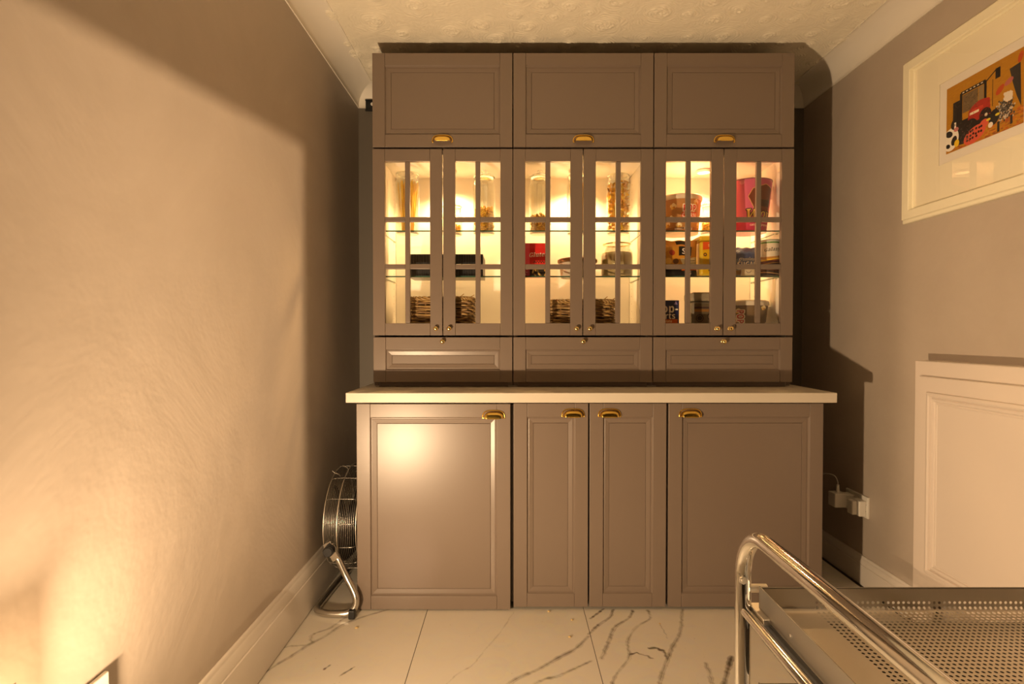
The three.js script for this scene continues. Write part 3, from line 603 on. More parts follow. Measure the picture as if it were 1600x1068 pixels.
{ // yellow tub of milk shake powder
  const p = thing('drink_tub', 'yellow square tub with an orange label and a yellow lid', 'tub', [0.872, S2, 2.36]);
  obj('body', rbox(0.106, 0.152, 0.09, 0.016), std([0.80, 0.56, 0.03], 0.35), p, [0, 0.0765, 0]);
  obj('label', new THREE.PlaneGeometry(0.084, 0.136), front(canvasTex(240, 390, (c, w, h) => {
    c.fillStyle = '#f0c010'; c.fillRect(0, 0, w, h); c.fillStyle = '#ee5a10'; c.beginPath(); c.moveTo(0, 0); c.lineTo(w, 0); c.lineTo(w, h * 0.24); c.lineTo(w * 0.6, h * 0.22); c.lineTo(w * 0.5, h * 0.28); c.lineTo(w * 0.42, h * 0.22); c.lineTo(0, h * 0.25); c.fill();
    txt(c, 'SHAKE', w * 0.55, h * 0.11, 'bold 44px sans-serif', '#ffe9a0');
    c.fillStyle = '#3a2408'; c.beginPath(); c.arc(w * 0.12, h * 0.40, 22, 0, 7); c.fill(); c.fillStyle = '#e0a030'; c.beginPath(); c.arc(w * 0.12, h * 0.40, 12, 0, 7); c.fill();
    c.save(); c.translate(w * 0.68, h * 0.58); c.rotate(-Math.PI / 2); txt(c, 'milk', 0, 0, 'bold 78px sans-serif', '#3a1a52'); c.restore();
    c.fillStyle = '#3a2a10'; c.fillRect(w * 0.2, h * 0.82, w * 0.3, 8); c.fillRect(w * 0.3, h * 0.88, w * 0.55, 18);
  })), p, [0, 0.078, 0.0455]);
  obj('lid', rbox(0.114, 0.022, 0.098, 0.009), std([0.85, 0.58, 0.02], 0.35), p, [0, 0.163, 0]);
}
{ // sugar bag
  const p = thing('sugar_bag', 'blue and white paper sugar bag beside the round chocolate tub', 'bag', [1.029, S2, 2.36]);
  pouch(0.106, 0.128, 0.07, canvasTex(300, 300, (c, w, h) => {
    c.fillStyle = '#5a6a92'; c.fillRect(0, 0, w, h); c.fillStyle = '#8e9cba'; for (let i = 0; i < 7; i++) { c.beginPath(); c.ellipse(rr(0, w), h * rr(0.02, 0.2), rr(30, 70), rr(3, 8), rr(-0.4, 0.4), 0, 7); c.fill(); }
    c.fillStyle = '#434e78'; c.fillRect(0, h * 0.24, w, h * 0.16);
    txt(c, 'granulated', w * 0.52, h * 0.42, 'italic 44px serif', '#f2e6cc'); c.fillStyle = '#8a94a8'; c.fillRect(0, h * 0.70, w, h * 0.3);
    txt(c, 'SUGAR', w * 0.5, h * 0.60, 'bold 76px sans-serif', '#f6eedc', '#3e486c', 8);
    c.fillStyle = '#e2d4b0'; c.fillRect(w * 0.25, h * 0.76, w * 0.75, h * 0.24); c.strokeStyle = '#6a5a5c'; c.lineWidth = 5; c.beginPath(); c.arc(w * 0.55, h * 0.78, 34, 0.3, 2.8); c.stroke(); c.fillStyle = '#7a5a24'; c.fillRect(0, h * 0.8, w * 0.24, h * 0.16);
  }), p);
}
{ // chocolate tub
  const p = thing('chocolate_tub', 'round chocolate tub with a white band and green top edge', 'tub', [1.131, S2, 2.34]);
  obj('body', taper(0.042, 0.0435, 0.150), front(canvasTex(900, 480, (c, w, h) => {
    c.fillStyle = '#f2e4cc'; c.fillRect(0, 0, w, h); c.fillStyle = '#4a8a2c'; c.fillRect(0, 0, w, h * 0.07); c.fillStyle = '#7ab04a'; for (let i = 0; i < 30; i++) c.fillRect(i * 32, 4, 14, 16);
    c.save(); c.translate(w * 0.475, h * 0.25); c.rotate(-0.07); txt(c, 'Galaxy', 0, 0, 'italic bold 66px serif', '#2e2210'); c.restore();
    const band = (y, t, col) => { c.strokeStyle = col; c.lineWidth = t; c.beginPath(); for (let i = 0; i <= 90; i++) c.lineTo(i * 10, h * y + 14 * Math.sin(i * 0.10 + y * 9)); c.stroke(); };
    c.fillStyle = '#2a140a'; c.fillRect(0, h * 0.55, w, h * 0.45);
    band(0.47, 34, '#c8861e'); band(0.53, 26, '#f4c014'); band(0.59, 30, '#7a2a10'); band(0.66, 12, '#d09030'); band(0.72, 26, '#4a1e0e'); band(0.79, 10, '#c08a50'); band(0.85, 24, '#5a2812'); band(0.93, 9, '#e0b070');
  })), p);
  obj('lid', lathe([[0.001, 0.007], [0.040, 0.007], [0.0445, 0.005], [0.0455, 0.001], [0.0445, -0.005], [0.043, -0.004], [0.001, 0.003]], 40), std([0.62, 0.62, 0.50], 0.35), p, [0, 0.150, 0]);
  obj('base', new THREE.CylinderGeometry(0.042, 0.042, 0.003, 32), M.black, p, [0, 0.002, 0]);
}
{ // pastry box
  const p = thing('snack_box', 'navy blue snack box with bold white lettering on the cabinet floor', 'box', [0.678, S3, 2.38]);
  carton(p, 0.118, 0.132, 0.07, canvasTex(300, 336, (c, w, h) => {
    c.fillStyle = '#1c2450'; c.fillRect(0, 0, w, h);
    txt(c, 'pop-', w * 0.54, h * 0.27, 'bold 132px sans-serif', '#f4ead4', '#0c1230', 10, w * 0.86); txt(c, 'tarts', w * 0.52, h * 0.52, 'bold 96px sans-serif', '#f4ead4', '#0c1230', 10, w * 0.7);
    c.fillStyle = '#c85a14'; c.fillRect(0, h * 0.63, w * 0.95, h * 0.16); txt(c, 'chocolate', w * 0.45, h * 0.70, 'bold 38px sans-serif', '#f8dca8');
    c.fillStyle = '#6a2a10'; c.beginPath(); c.ellipse(w * 0.35, h * 0.9, 110, 46, 0, 0, 7); c.fill(); c.fillStyle = '#d8a060'; c.fillRect(w * 0.66, h * 0.76, 8, 60);
    c.fillStyle = '#9a86b8'; c.beginPath(); c.moveTo(w * 0.88, h * 0.03); c.lineTo(w * 0.95, h * 0.14); c.lineTo(w * 0.8, h * 0.14); c.fill();
  }), '#1a2048');
}
{ // clear canister with printed circles
  const p = thing('food_canister', 'smoky square canister with round printed emblems, between the snack box and brown tub', 'canister', [0.862, S3, 2.41]);
  obj('body', rbox(0.128, 0.128, 0.11, 0.014), std([0.20, 0.17, 0.12], 0.3), p, [0, 0.0645, 0]);
  obj('label', new THREE.PlaneGeometry(0.108, 0.105), front(canvasTex(320, 310, (c, w, h) => {
    c.fillStyle = '#6d6048'; c.fillRect(0, 0, w, h); c.fillStyle = '#3a2630'; c.fillRect(0, h * 0.14, w * 0.6, 18); c.fillStyle = '#9a6a30'; c.fillRect(0, h * 0.24, w * 0.6, 30);
    const disc = (x, y, r, a, b) => { c.fillStyle = a; c.beginPath(); c.arc(x, y, r, 0, 7); c.fill(); c.strokeStyle = b; c.lineWidth = 6; c.beginPath(); c.arc(x, y, r * 0.7, 0, 7); c.stroke(); };
    disc(72, 190, 50, '#2e2a1a', '#8a7c54'); disc(222, 168, 52, '#3c3424', '#d8c8a0'); c.fillStyle = '#0e0c08'; c.beginPath(); c.arc(222, 168, 30, 0, 7); c.fill(); disc(270, 48, 60, '#3a4432', '#55604a');
  }), 0.3), p, [0, 0.066, 0.0556]);
  obj('lid', rbox(0.134, 0.040, 0.116, 0.012), std([0.34, 0.29, 0.20], 0.3), p, [0, 0.150, 0]);
}

// ================================================================= DRUM FAN
{
  const cx = -0.682, ch = 0.300, cd = 2.285, R = 0.212;
  const f = thing('drum_fan', 'chrome drum fan with a wire cage standing between wall and base cabinet', 'fan', [cx, 0, cd]);
  // the drum's axis runs along x
  const ring = (x, r, t, seg = 90) => new THREE.TorusGeometry(r, t, 6, seg).rotateY(Math.PI / 2).translate(x, ch, 0);
  const wires = [];
  for (let i = 0; i <= 18; i++) { const x = -0.063 + i * 0.007; wires.push(ring(x, R - 0.012 * Math.pow(Math.abs(x) / 0.063, 4), 0.0012)); }
  for (let i = 1; i < 16; i++) { wires.push(ring(-0.065, R * i / 16.4, 0.0011, 70)); wires.push(ring(0.065, R * i / 16.4, 0.0011, 70)); }
  obj('cage', merge(wires), M.wire, f);
  obj('rim', merge([ring(-0.006, R + 0.003, 0.003), ring(-0.064, R - 0.012, 0.0026), ring(0.064, R - 0.012, 0.0026)]), M.steel, f);
  const cross = [];
  for (let k = 0; k < 14; k++) { const a = k / 14 * 6.283 + 0.15, c = Math.cos(a), s = Math.sin(a), r = R + 0.0012; cross.push(tube([[-0.066, ch + s * 0.03, c * 0.03], [-0.066, ch + s * (r - 0.03), c * (r - 0.03)], [-0.061, ch + s * (r - 0.008), c * (r - 0.008)], [-0.04, ch + s * r, c * r], [0.04, ch + s * r, c * r], [0.061, ch + s * (r - 0.008), c * (r - 0.008)], [0.066, ch + s * (r - 0.03), c * (r - 0.03)], [0.066, ch + s * 0.03, c * 0.03]], 0.0014, 60, 5)); }
  obj('spokes', merge(cross), M.wire, f);
  obj('motor', new THREE.CylinderGeometry(0.05, 0.055, 0.07, 24).rotateZ(Math.PI / 2), M.blackMatt, f, [0.02, ch, 0]);
  for (let k = 0; k < 3; k++) {
    const s = new THREE.Shape(); s.moveTo(0.03, -0.03); s.quadraticCurveTo(0.12, -0.10, 0.185, -0.06); s.quadraticCurveTo(0.20, 0.02, 0.16, 0.07); s.quadraticCurveTo(0.09, 0.05, 0.03, 0.03); s.closePath();
    const b = obj('blade', memo('blade', () => new THREE.ExtrudeGeometry(s, { depth: 0.003, bevelEnabled: false }).rotateX(0.35).rotateY(Math.PI / 2)), M.black, f, [-0.03, ch, 0]); b.rotation.x = k * 2.094 + 0.4;
  }
  // handle wires on top
  obj('handle', merge([tube([[-0.03, ch + R, 0.10], [-0.03, ch + R + 0.012, 0.11], [-0.045, ch + R + 0.02, 0.115], [-0.055, ch + R + 0.028, 0.115]].map((p) => [p[0], p[1] - 0.022, p[2]]), 0.0026, 20, 6), tube([[0.0, ch + R - 0.01, 0.08], [0.0, ch + R + 0.012, 0.09], [-0.02, ch + R + 0.022, 0.095]].map((p) => [p[0], p[1], p[2]]), 0.0026, 20, 6)]), M.chrome, f);
  // stand: flat ear at the pivot, one bent tube, rubber feet
  const q = (x, h, d) => [x - cx, h, cd - d];
  obj('stand', merge([tube([q(-0.672, 0.205, 2.045), q(-0.640, 0.140, 2.04), q(-0.603, 0.082, 2.022), q(-0.598, 0.045, 2.015), q(-0.618, 0.020, 2.008), q(-0.66, 0.0145, 2.004), q(-0.715, 0.0145, 2.010), q(-0.752, 0.0145, 2.035), q(-0.757, 0.0145, 2.09), q(-0.745, 0.0145, 2.30), q(-0.72, 0.0145, 2.44), q(-0.64, 0.0145, 2.50)], 0.0132, 140, 14),
    rod(q(-0.705, 0.262, 2.052), q(-0.668, 0.198, 2.044), 0.0125, 12)]), M.tubeSteel, f);
  obj('bracket', merge([bx(0.030, 0.075, 0.005, 0, 0, 0, 0.001).rotateZ(0.52).translate(...q(-0.697, 0.240, 2.036))]), M.chrome, f);
  obj('pivot_knob', merge([new THREE.CylinderGeometry(0.020, 0.021, 0.024, 24).rotateX(Math.PI / 2).translate(...q(-0.700, 0.250, 2.018)), new THREE.CylinderGeometry(0.016, 0.020, 0.006, 24).rotateX(Math.PI / 2).translate(...q(-0.700, 0.250, 2.004))]), M.black, f);
  obj('rubber_foot', bx(0.024, 0.034, 0.03, 0, 0, 0, 0.004), M.black, f, q(-0.606, 0.0185, 2.0));
  obj('rubber_foot', bx(0.03, 0.03, 0.05, 0, 0, 0, 0.004), M.black, f, q(-0.742, 0.0165, 2.36));
}

// ================================================================= RIGHT WALL: PICTURE, HATCH, SOCKET
// geometry on that wall is drawn in (u, v, out): u along depth, v height, out from the wall into the room
const onRight = (g, u0 = 0) => g.rotateY(-Math.PI / 2);            // +z of the drawing becomes -x, +x becomes +z
function mitreFrame(w, h, prof) {                                   // prof: [inset, out]; four mitred lengths, each a geometry
  const sides = [], c = [[-w / 2, -h / 2], [w / 2, -h / 2], [w / 2, h / 2], [-w / 2, h / 2]];
  const dir = [[1, 1], [-1, 1], [-1, -1], [1, -1]];
  for (let k = 0; k < 4; k++) {
    const pos = [], A = c[k], B = c[(k + 1) % 4], da = dir[k], db = dir[(k + 1) % 4];
    for (let i = 0; i < prof.length - 1; i++) {
      const P = (C, D, [o, z]) => [C[0] + D[0] * o, C[1] + D[1] * o, z];
      const a = P(A, da, prof[i]), b = P(B, db, prof[i]), e = P(B, db, prof[i + 1]), d = P(A, da, prof[i + 1]);
      pos.push(...a, ...b, ...e, ...a, ...e, ...d);
    }
    const g = new THREE.BufferGeometry(); g.setAttribute('position', new THREE.BufferAttribute(new Float32Array(pos), 3)); g.computeVertexNormals(); sides.push(g);
  }
  return sides;
}
{ // picture
  const u0 = 2.050, W = 0.81, H = 0.612, cv = (2.112 + 1.500) / 2, cu = u0 - W / 2;
  const p = thing('framed_picture', 'white framed farmyard print with tractor behind glass on the wall above the hatch', 'picture', [XR, cv, cu]);
  p.rotation.y = -Math.PI / 2;                                     // local +x runs towards the camera
  const prof = [[0, 0.001], [0, 0.016], [0.004, 0.020], [0.010, 0.022], [0.012, 0.026], [0.013, 0.031], [0.043, 0.031], [0.045, 0.029], [0.045, 0.016], [0.052, 0.014], [0.052, 0.004]];
  for (const g of mitreFrame(W, H, prof)) obj('frame_length', g, M.frame, p);
  obj('backing', plain(W - 0.02, H - 0.02, 0.003, 0, 0, 0.003), M.white, p);
  // print position from the frame
  const px0 = -W / 2 + (2.05 - 1.859), px1 = -W / 2 + (2.05 - 1.579), py1 = 1.9275 - cv, py0 = 1.703 - cv, m = 0.030;
  const pw = px1 - px0, ph = py1 - py0, pcx = (px0 + px1) / 2, pcy = (py0 + py1) / 2;
  const mats = new THREE.Shape(); mats.moveTo(-W / 2 + 0.046, -H / 2 + 0.046); mats.lineTo(W / 2 - 0.046, -H / 2 + 0.046); mats.lineTo(W / 2 - 0.046, H / 2 - 0.046); mats.lineTo(-W / 2 + 0.046, H / 2 - 0.046); mats.closePath();
  const hole = new THREE.Path(); hole.moveTo(px0 - m, py0 - m); hole.lineTo(px0 - m, py1 + m); hole.lineTo(px1 + m + 0.06, py1 + m); hole.lineTo(px1 + m + 0.06, py0 - m); hole.closePath(); mats.holes.push(hole);
  obj('mount', new THREE.ExtrudeGeometry(mats, { depth: 0.002, bevelEnabled: false }), std([0.86, 0.79, 0.60], 0.7), p, [0, 0, 0.009]);
  obj('inner_mount', plain(pw + 2 * m + 0.08, ph + 2 * m + 0.02, 0.002, pcx + 0.03, pcy, 0.0065), std([0.80, 0.74, 0.64], 0.7), p);
  const tex = canvasTex(720, 560, (c, w, h) => {
    const bg = ['#b07c10', '#c8921a', '#96640c', '#d09c24'];
    c.fillStyle = '#b57c10'; c.fillRect(0, 0, w, h);
    for (let i = 0; i < 500; i++) { c.fillStyle = bg[i % 4]; c.globalAlpha = 0.25; c.save(); c.translate(rr(0, w), rr(0, h * 0.75)); c.rotate(rr(-0.6, 0.2)); c.fillRect(0, 0, rr(14, 50), rr(3, 9)); c.restore(); } c.globalAlpha = 1;
    for (let i = 0; i < 300; i++) { c.fillStyle = ['#a83c16', '#c85a1e', '#8a3a1c', '#d88a30', '#6a3a30'][i % 5]; c.globalAlpha = 0.5; c.fillRect(rr(0, w), rr(h * 0.74, h), rr(12, 50), rr(4, 12)); } c.globalAlpha = 1;
    const dab = (n, x0, y0, x1, y1, cols, a, b) => { for (let i = 0; i < n; i++) { c.globalAlpha = rr(0.35, 0.8); c.fillStyle = cols[Math.floor(rnd() * cols.length)]; c.save(); c.translate(rr(x0, x1), rr(y0, y1)); c.rotate(rr(-1.2, 1.2)); c.fillRect(0, 0, rr(a, b), rr(2, 6)); c.restore(); } c.globalAlpha = 1; };
    c.fillStyle = '#211a16'; c.beginPath(); c.ellipse(210, 440, 190, 90, 0, 0, 7); c.fill();
    // tractor
    c.fillStyle = '#1c1512'; c.fillRect(70, 150, 90, 230); c.fillRect(60, 330, 280, 90); c.fillStyle = '#171210'; c.fillRect(150, 90, 240, 28); c.fillRect(140, 100, 26, 260); c.fillRect(376, 100, 24, 210);
    c.fillStyle = '#6f5a3c'; c.fillRect(170, 124, 150, 150); c.fillStyle = '#8c764e'; c.fillRect(326, 124, 46, 140);
    c.fillStyle = '#f0e4c8'; for (let i = 0; i < 6; i++) c.fillRect(165 + i * 36, 98, 20, 8);
    c.fillStyle = '#a8281a'; c.beginPath(); c.moveTo(230, 290); c.quadraticCurveTo(300, 200, 430, 250); c.lineTo(440, 380); c.lineTo(220, 390); c.closePath(); c.fill(); c.fillStyle = '#c23a24'; c.fillRect(260, 280, 110, 26); c.fillStyle = '#e8dcc0'; c.fillRect(240, 300, 90, 20);
    c.fillStyle = '#201612'; c.beginPath(); c.arc(390, 370, 56, 0, 7); c.fill(); c.fillStyle = '#ded0b0'; c.beginPath(); c.arc(398, 372, 14, 0, 7); c.fill(); c.fillStyle = '#171210'; c.beginPath(); c.arc(250, 420, 70, 0, 7); c.fill();
    c.strokeStyle = '#181210'; c.lineWidth = 10; c.beginPath(); c.moveTo(395, 110); c.lineTo(480, 60); c.stroke(); c.fillRect(478, 50, 44, 80); c.lineWidth = 5; c.beginPath(); c.moveTo(455, 120); c.lineTo(455, 330); c.stroke();
    // cow
    c.fillStyle = '#ece4d4'; c.beginPath(); c.ellipse(48, 450, 84, 96, 0.2, 0, 7); c.fill(); c.fillStyle = '#1a1614'; for (const [x, y, a, b] of [[30, 400, 40, 26], [84, 470, 28, 40], [20, 500, 24, 18], [90, 330, 40, 46]]) { c.beginPath(); c.ellipse(x, y, a, b, 0.4, 0, 7); c.fill(); } c.fillStyle = '#e8dccc'; c.fillRect(84, 320, 20, 60); c.fillStyle = '#c87a74'; c.beginPath(); c.ellipse(106, 382, 26, 18, 0, 0, 7); c.fill();
    c.fillStyle = '#e8c020'; c.beginPath(); c.ellipse(112, 500, 26, 30, 0, 0, 7); c.fill();
    // spotted pig
    c.fillStyle = '#d4583c'; c.beginPath(); c.ellipse(290, 490, 110, 62, -0.3, 0, 7); c.fill(); c.beginPath(); c.ellipse(376, 440, 46, 36, -0.5, 0, 7); c.fill(); c.fillStyle = '#2c1612'; for (let i = 0; i < 16; i++) { c.beginPath(); c.arc(220 + (i % 6) * 28 + rr(-6, 6), 450 + Math.floor(i / 6) * 32 + rr(-6, 6), 10, 0, 7); c.fill(); }
    // sheep
    for (let i = 0; i < 260; i++) { c.fillStyle = ['#2a2622', '#6a6258', '#c8bca8', '#3c3630'][i % 4]; c.beginPath(); c.arc(560 + 90 * (rnd() + rnd() - 1), 400 + 90 * (rnd() + rnd() - 1), 7, 0, 7); c.fill(); }
    c.fillStyle = '#ddd0bc'; for (let i = 0; i < 60; i++) { c.beginPath(); c.arc(590 + 60 * (rnd() - 0.5), 310 + 60 * (rnd() - 0.5), 11, 0, 7); c.fill(); }
    c.fillStyle = '#26221e'; c.beginPath(); c.ellipse(470, 420, 46, 60, 0.2, 0, 7); c.fill(); c.fillRect(500, 470, 20, 80); c.fillRect(610, 460, 20, 70); c.fillStyle = '#eee4d4'; c.beginPath(); c.arc(440, 470, 22, 0, 7); c.fill(); c.fillStyle = '#e0c830'; c.beginPath(); c.ellipse(420, 420, 20, 10, 0, 0, 7); c.ellipse(500, 410, 20, 10, 0, 0, 7); c.fill();
    dab(90, 150, 380, 260, 520, ['#1a1614', '#4a423c', '#6e645c', '#8a5a4a'], 8, 26); dab(60, 60, 150, 160, 380, ['#0e0c0a', '#3a3028', '#5a4a38'], 6, 24);
    dab(60, 180, 130, 310, 270, ['#54442c', '#8a744c', '#3c3022'], 10, 40); dab(40, 230, 260, 430, 380, ['#7a1a10', '#c23a24', '#8e2416'], 8, 30);
    // goat and hens at the edge
    c.fillStyle = '#2e2926'; c.beginPath(); c.moveTo(600, 110); c.lineTo(690, 100); c.lineTo(700, 430); c.lineTo(660, 330); c.lineTo(630, 230); c.closePath(); c.fill(); c.fillStyle = '#b06058'; c.beginPath(); c.ellipse(596, 200, 40, 22, -0.4, 0, 7); c.fill();
    c.fillStyle = '#b84818'; c.beginPath(); c.ellipse(520, 230, 44, 24, -0.7, 0, 7); c.fill(); c.beginPath(); c.ellipse(690, 60, 20, 40, 0.3, 0, 7); c.fill();
  });
  obj('print', new THREE.PlaneGeometry(pw, ph), front(tex, 0.6), p, [pcx, pcy, 0.0085]);
  obj('glazing', new THREE.PlaneGeometry(W - 0.096, H - 0.096), M.glass, p, [0, 0, 0.0145]);
}
{ // painted hatch in the wall
  const W = 1.10;
  const p = thing('access_hatch', 'painted panelled hatch door with stepped mouldings low on the wall beneath the picture', 'hatch', [XR, 0, 1.890 - W / 2]);
  p.rotation.y = -Math.PI / 2;
  const fr = (u0, u1, v0, v1, prof, name) => { for (const g of mitreFrame(u1 - u0, v1 - v0, prof)) obj(name, g.translate((u0 + u1) / 2, (v0 + v1) / 2, 0), M.hatch, p); };
  const L = -W / 2, R = W / 2;
  fr(L, R, 0.003, 0.9855, [[0, 0.0], [0, 0.082], [0.003, 0.085], [0.060, 0.085], [0.062, 0.083], [0.062, 0.06]], 'architrave');
  // door: plain border standing proud of the architrave
  fr(L + 0.039, R - 0.039, 0.205, 0.933, [[0, 0.080], [0, 0.098], [0.002, 0.100], [0.056, 0.100], [0.058, 0.098], [0.058, 0.085]], 'door_border');
  // stepped moulding
  fr(L + 0.079, R - 0.079, 0.262, 0.881, [[0, 0.098], [0, 0.105], [0.002, 0.107], [0.009, 0.1085], [0.015, 0.106], [0.017, 0.100], [0.022, 0.1035], [0.029, 0.102], [0.032, 0.097], [0.037, 0.0995], [0.043, 0.097], [0.0445, 0.090]], 'moulding');
  obj('door_panel', plain(W - 0.19, 0.60, 0.032, 0, 0.5715, 0.082), M.hatch, p);
}
{ // double socket with two chargers
  const p = thing('wall_socket', 'white double wall socket low on the shaded part of the wall beside the base cabinets', 'socket', [XR, 0.338, 2.318]);
  p.rotation.y = -Math.PI / 2;
  obj('plate', rbox(0.150, 0.092, 0.010, 0.003), M.plastic, p, [0, 0, 0.005]);
  for (const s of [-1, 1]) obj('switch', rbox(0.012, 0.020, 0.004, 0.001), M.white, p, [s * 0.012, 0.022, 0.011]);
  for (const [y, z] of [[0.012, 0], [-0.016, 0]]) obj('indicator', new THREE.CylinderGeometry(0.003, 0.003, 0.002, 10).rotateX(Math.PI / 2), M.grout, p, [0.062, y, 0.0105]);
  const a = thing('phone_charger', 'white cube charger with a thin cable plugged in nearer the corner', 'charger', [XR - 0.0105, 0.345, 2.352]);
  a.rotation.y = -Math.PI / 2;
  obj('body', merge([bx(0.052, 0.062, 0.052, 0, 0, 0.062, 0.004), bx(0.044, 0.050, 0.036, 0, 0, 0.018, 0.004)]), M.plastic, a);
  obj('cable', merge([new THREE.CylinderGeometry(0.006, 0.0075, 0.034, 14).translate(0, 0.047, 0.060), tube([[0, 0.06, 0.060], [-0.002, 0.078, 0.060], [-0.02, 0.098, 0.063], [-0.07, 0.095, 0.07], [-0.14, 0.068, 0.08], [-0.26, 0.02, 0.09]], 0.002, 60, 8)]), M.plastic, a);
  const b = thing('phone_charger', 'white stepped plug adaptor in the sunlit half of the double socket', 'charger', [XR - 0.0105, 0.333, 2.276]);
  b.userData.label = 'white stepped plug adaptor with no cable, beside the cube charger';
  b.rotation.y = -Math.PI / 2;
  obj('body', merge([bx(0.050, 0.066, 0.030, 0, 0, 0.015, 0.004), bx(0.036, 0.060, 0.024, -0.006, 0, 0.040, 0.005)]), M.plastic, b);
}
{ // socket on the other wall
  const p = thing('wall_socket', 'white wall socket near the lamp at the bottom edge of the picture', 'socket', [XL, 0.376, 0.958]);
  p.rotation.y = Math.PI / 2;
  obj('plate', rbox(0.148, 0.088, 0.010, 0.003), M.plastic, p, [0, 0, 0.005]);
  for (const s of [-1, 1]) obj('switch', rbox(0.012, 0.020, 0.004, 0.001), M.white, p, [s * 0.012, 0.022, 0.011]);
}

// ================================================================= TROLLEY
{
  const XP = 0.4245, XQ = 1.20, DA = 0.968, DN = 0.43, HT = 0.729, RB = 0.088, r = 0.014;
  const t = thing('serving_trolley', 'chrome tube serving trolley with perforated steel trays', 'trolley', [(XP + XQ) / 2, 0, (DA + DN) / 2]);
  const cx = (XP + XQ) / 2, cd = (DA + DN) / 2, q = (x, h, d) => new THREE.Vector3(x - cx, h, cd - d);
  const frameCurve = (X) => {
    const c = new THREE.CurvePath(), line = (a, b) => c.add(new THREE.LineCurve3(a, b)), arc = (dc, s) => { // quarter bend
      const pts = []; for (let i = 0; i <= 12; i++) { const a = i / 12 * Math.PI / 2; pts.push(s ? q(X, HT - RB + RB * Math.sin(a), dc + RB * Math.cos(a)) : q(X, HT - RB + RB * Math.cos(a), dc - RB * Math.sin(a))); }
      c.add(new THREE.CatmullRomCurve3(pts)); };
    line(q(X, 0.075, DA), q(X, HT - RB, DA)); arc(DA - RB, true); line(q(X, HT, DA - RB), q(X, HT, DN + RB)); arc(DN + RB, false); line(q(X, HT - RB, DN), q(X, 0.075, DN));
    return c;
  };
  const pathTube = (X) => {
    const pts = []; for (const c of frameCurve(X).curves) { const n = c.isLineCurve3 ? 12 : 12; for (let i = 0; i < n; i++) pts.push(c.getPoint(i / n)); } pts.push(q(X, 0.075, DN));
    return tube(pts, r, 160, 20, false, 0.5);
  };
  for (const X of [XP, XQ]) obj('side_frame', pathTube(X), M.chrome, t);
  // rails between the posts, under each tray
  for (const h of [0.575, 0.40]) for (const X of [XP, XQ]) obj('rail', rod(q(X, h, DA).toArray(), q(X, h, DN).toArray(), 0.009, 14), M.chrome, t);
  for (const X of [XP, XQ]) for (const d of [DA, DN]) {
    const w = obj('caster', merge([new THREE.CylinderGeometry(0.030, 0.030, 0.018, 24).rotateZ(Math.PI / 2).translate(0, -0.040, 0), bx(0.026, 0.05, 0.03, 0, -0.014, 0)]), M.black, t, q(X, 0.0705, d).toArray());
  }
  // bolts at the far post
  for (const h of [0.622]) { obj('bolt', merge([new THREE.CylinderGeometry(0.0075, 0.0075, 0.004, 6).rotateX(Math.PI / 2), new THREE.CylinderGeometry(0.004, 0.004, 0.008, 12).rotateX(Math.PI / 2)]), M.steel, t, q(XP - 0.006, h + 0.012, DA - 0.0135).toArray());
    obj('bolt', rod([-0.004, 0, 0], [0.028, 0, 0], 0.0075, 12), M.steel, t, q(XP + 0.012, h - 0.006, DA - 0.006).toArray());
    obj('bracket', bx(0.022, 0.010, 0.06, 0, 0, 0), M.steel, t, q(XP + 0.020, h - 0.040, DA - 0.03).toArray()); }
  // tray: perforated floor and lip turned up all round
  const X0 = 0.446, X1 = 1.176, D0 = 0.448, D1 = 0.950, LIP = 0.042, RT = 0.010, pitch = 0.0092, hr = 0.0026;
  const trayGeo = () => {
    const P = [], quad = (a, b, c, d) => P.push(...a, ...b, ...c, ...a, ...c, ...d);
    // profile along depth at the far side: up the lip through a bend; v is the length along the sheet from the near side of the floor
    const flat = D1 - RT - D0, bend = RT * Math.PI / 2, up = LIP - RT;
    const at = (x, v) => {
      if (v <= flat) return [x - cx, 0, cd - (D0 + v)];
      if (v <= flat + bend) { const a = (v - flat) / RT; return [x - cx, RT * (1 - Math.cos(a)), cd - (D1 - RT + RT * Math.sin(a))]; }
      return [x - cx, RT + (v - flat - bend), cd - D1];
    };
    const vEnd = flat + bend + up - 0.022, xa = 0.545, nX = Math.floor((X1 - 0.03 - xa) / pitch), nV = Math.floor((vEnd - 0.05) / pitch), v0 = vEnd - nV * pitch, xb = xa + nX * pitch;
    for (let j = 0; j < nV; j++) for (let i = 0; i < nX; i++) {
      const x0 = xa + i * pitch, w0 = v0 + j * pitch, mx = x0 + pitch / 2, mv = w0 + pitch / 2, sq = [], ci = [];
      for (let k = 0; k < 8; k++) { const a = k / 8 * 2 * Math.PI, c = Math.cos(a), s = Math.sin(a), m = Math.max(Math.abs(c), Math.abs(s)); sq.push(at(mx + c / m * pitch / 2, mv + s / m * pitch / 2)); ci.push(at(mx + c * hr, mv + s * hr)); }
      for (let k = 0; k < 8; k++) { const l = (k + 1) % 8; quad(sq[k], sq[l], ci[l], ci[k]); }
    }
    const sheet = (xA, xB, vA, vB) => { const n = 14; for (let k = 0; k < n; k++) { const a = vA + (vB - vA) * k / n, b = vA + (vB - vA) * (k + 1) / n; quad(at(xA, a), at(xB, a), at(xB, b), at(xA, b)); } };
    sheet(X0 + 0.010, xa, 0, flat); sheet(xb, X1 - 0.010, 0, flat); sheet(xa, xb, 0, v0);
    sheet(X0 + 0.001, xa, flat, flat + bend + up); sheet(xb, X1 - 0.001, flat, flat + bend + up); sheet(xa, xb, vEnd, flat + bend + up);
    const g = new THREE.BufferGeometry(); g.setAttribute('position', new THREE.BufferAttribute(new Float32Array(P), 3)); g.computeVertexNormals(); return g;
  };
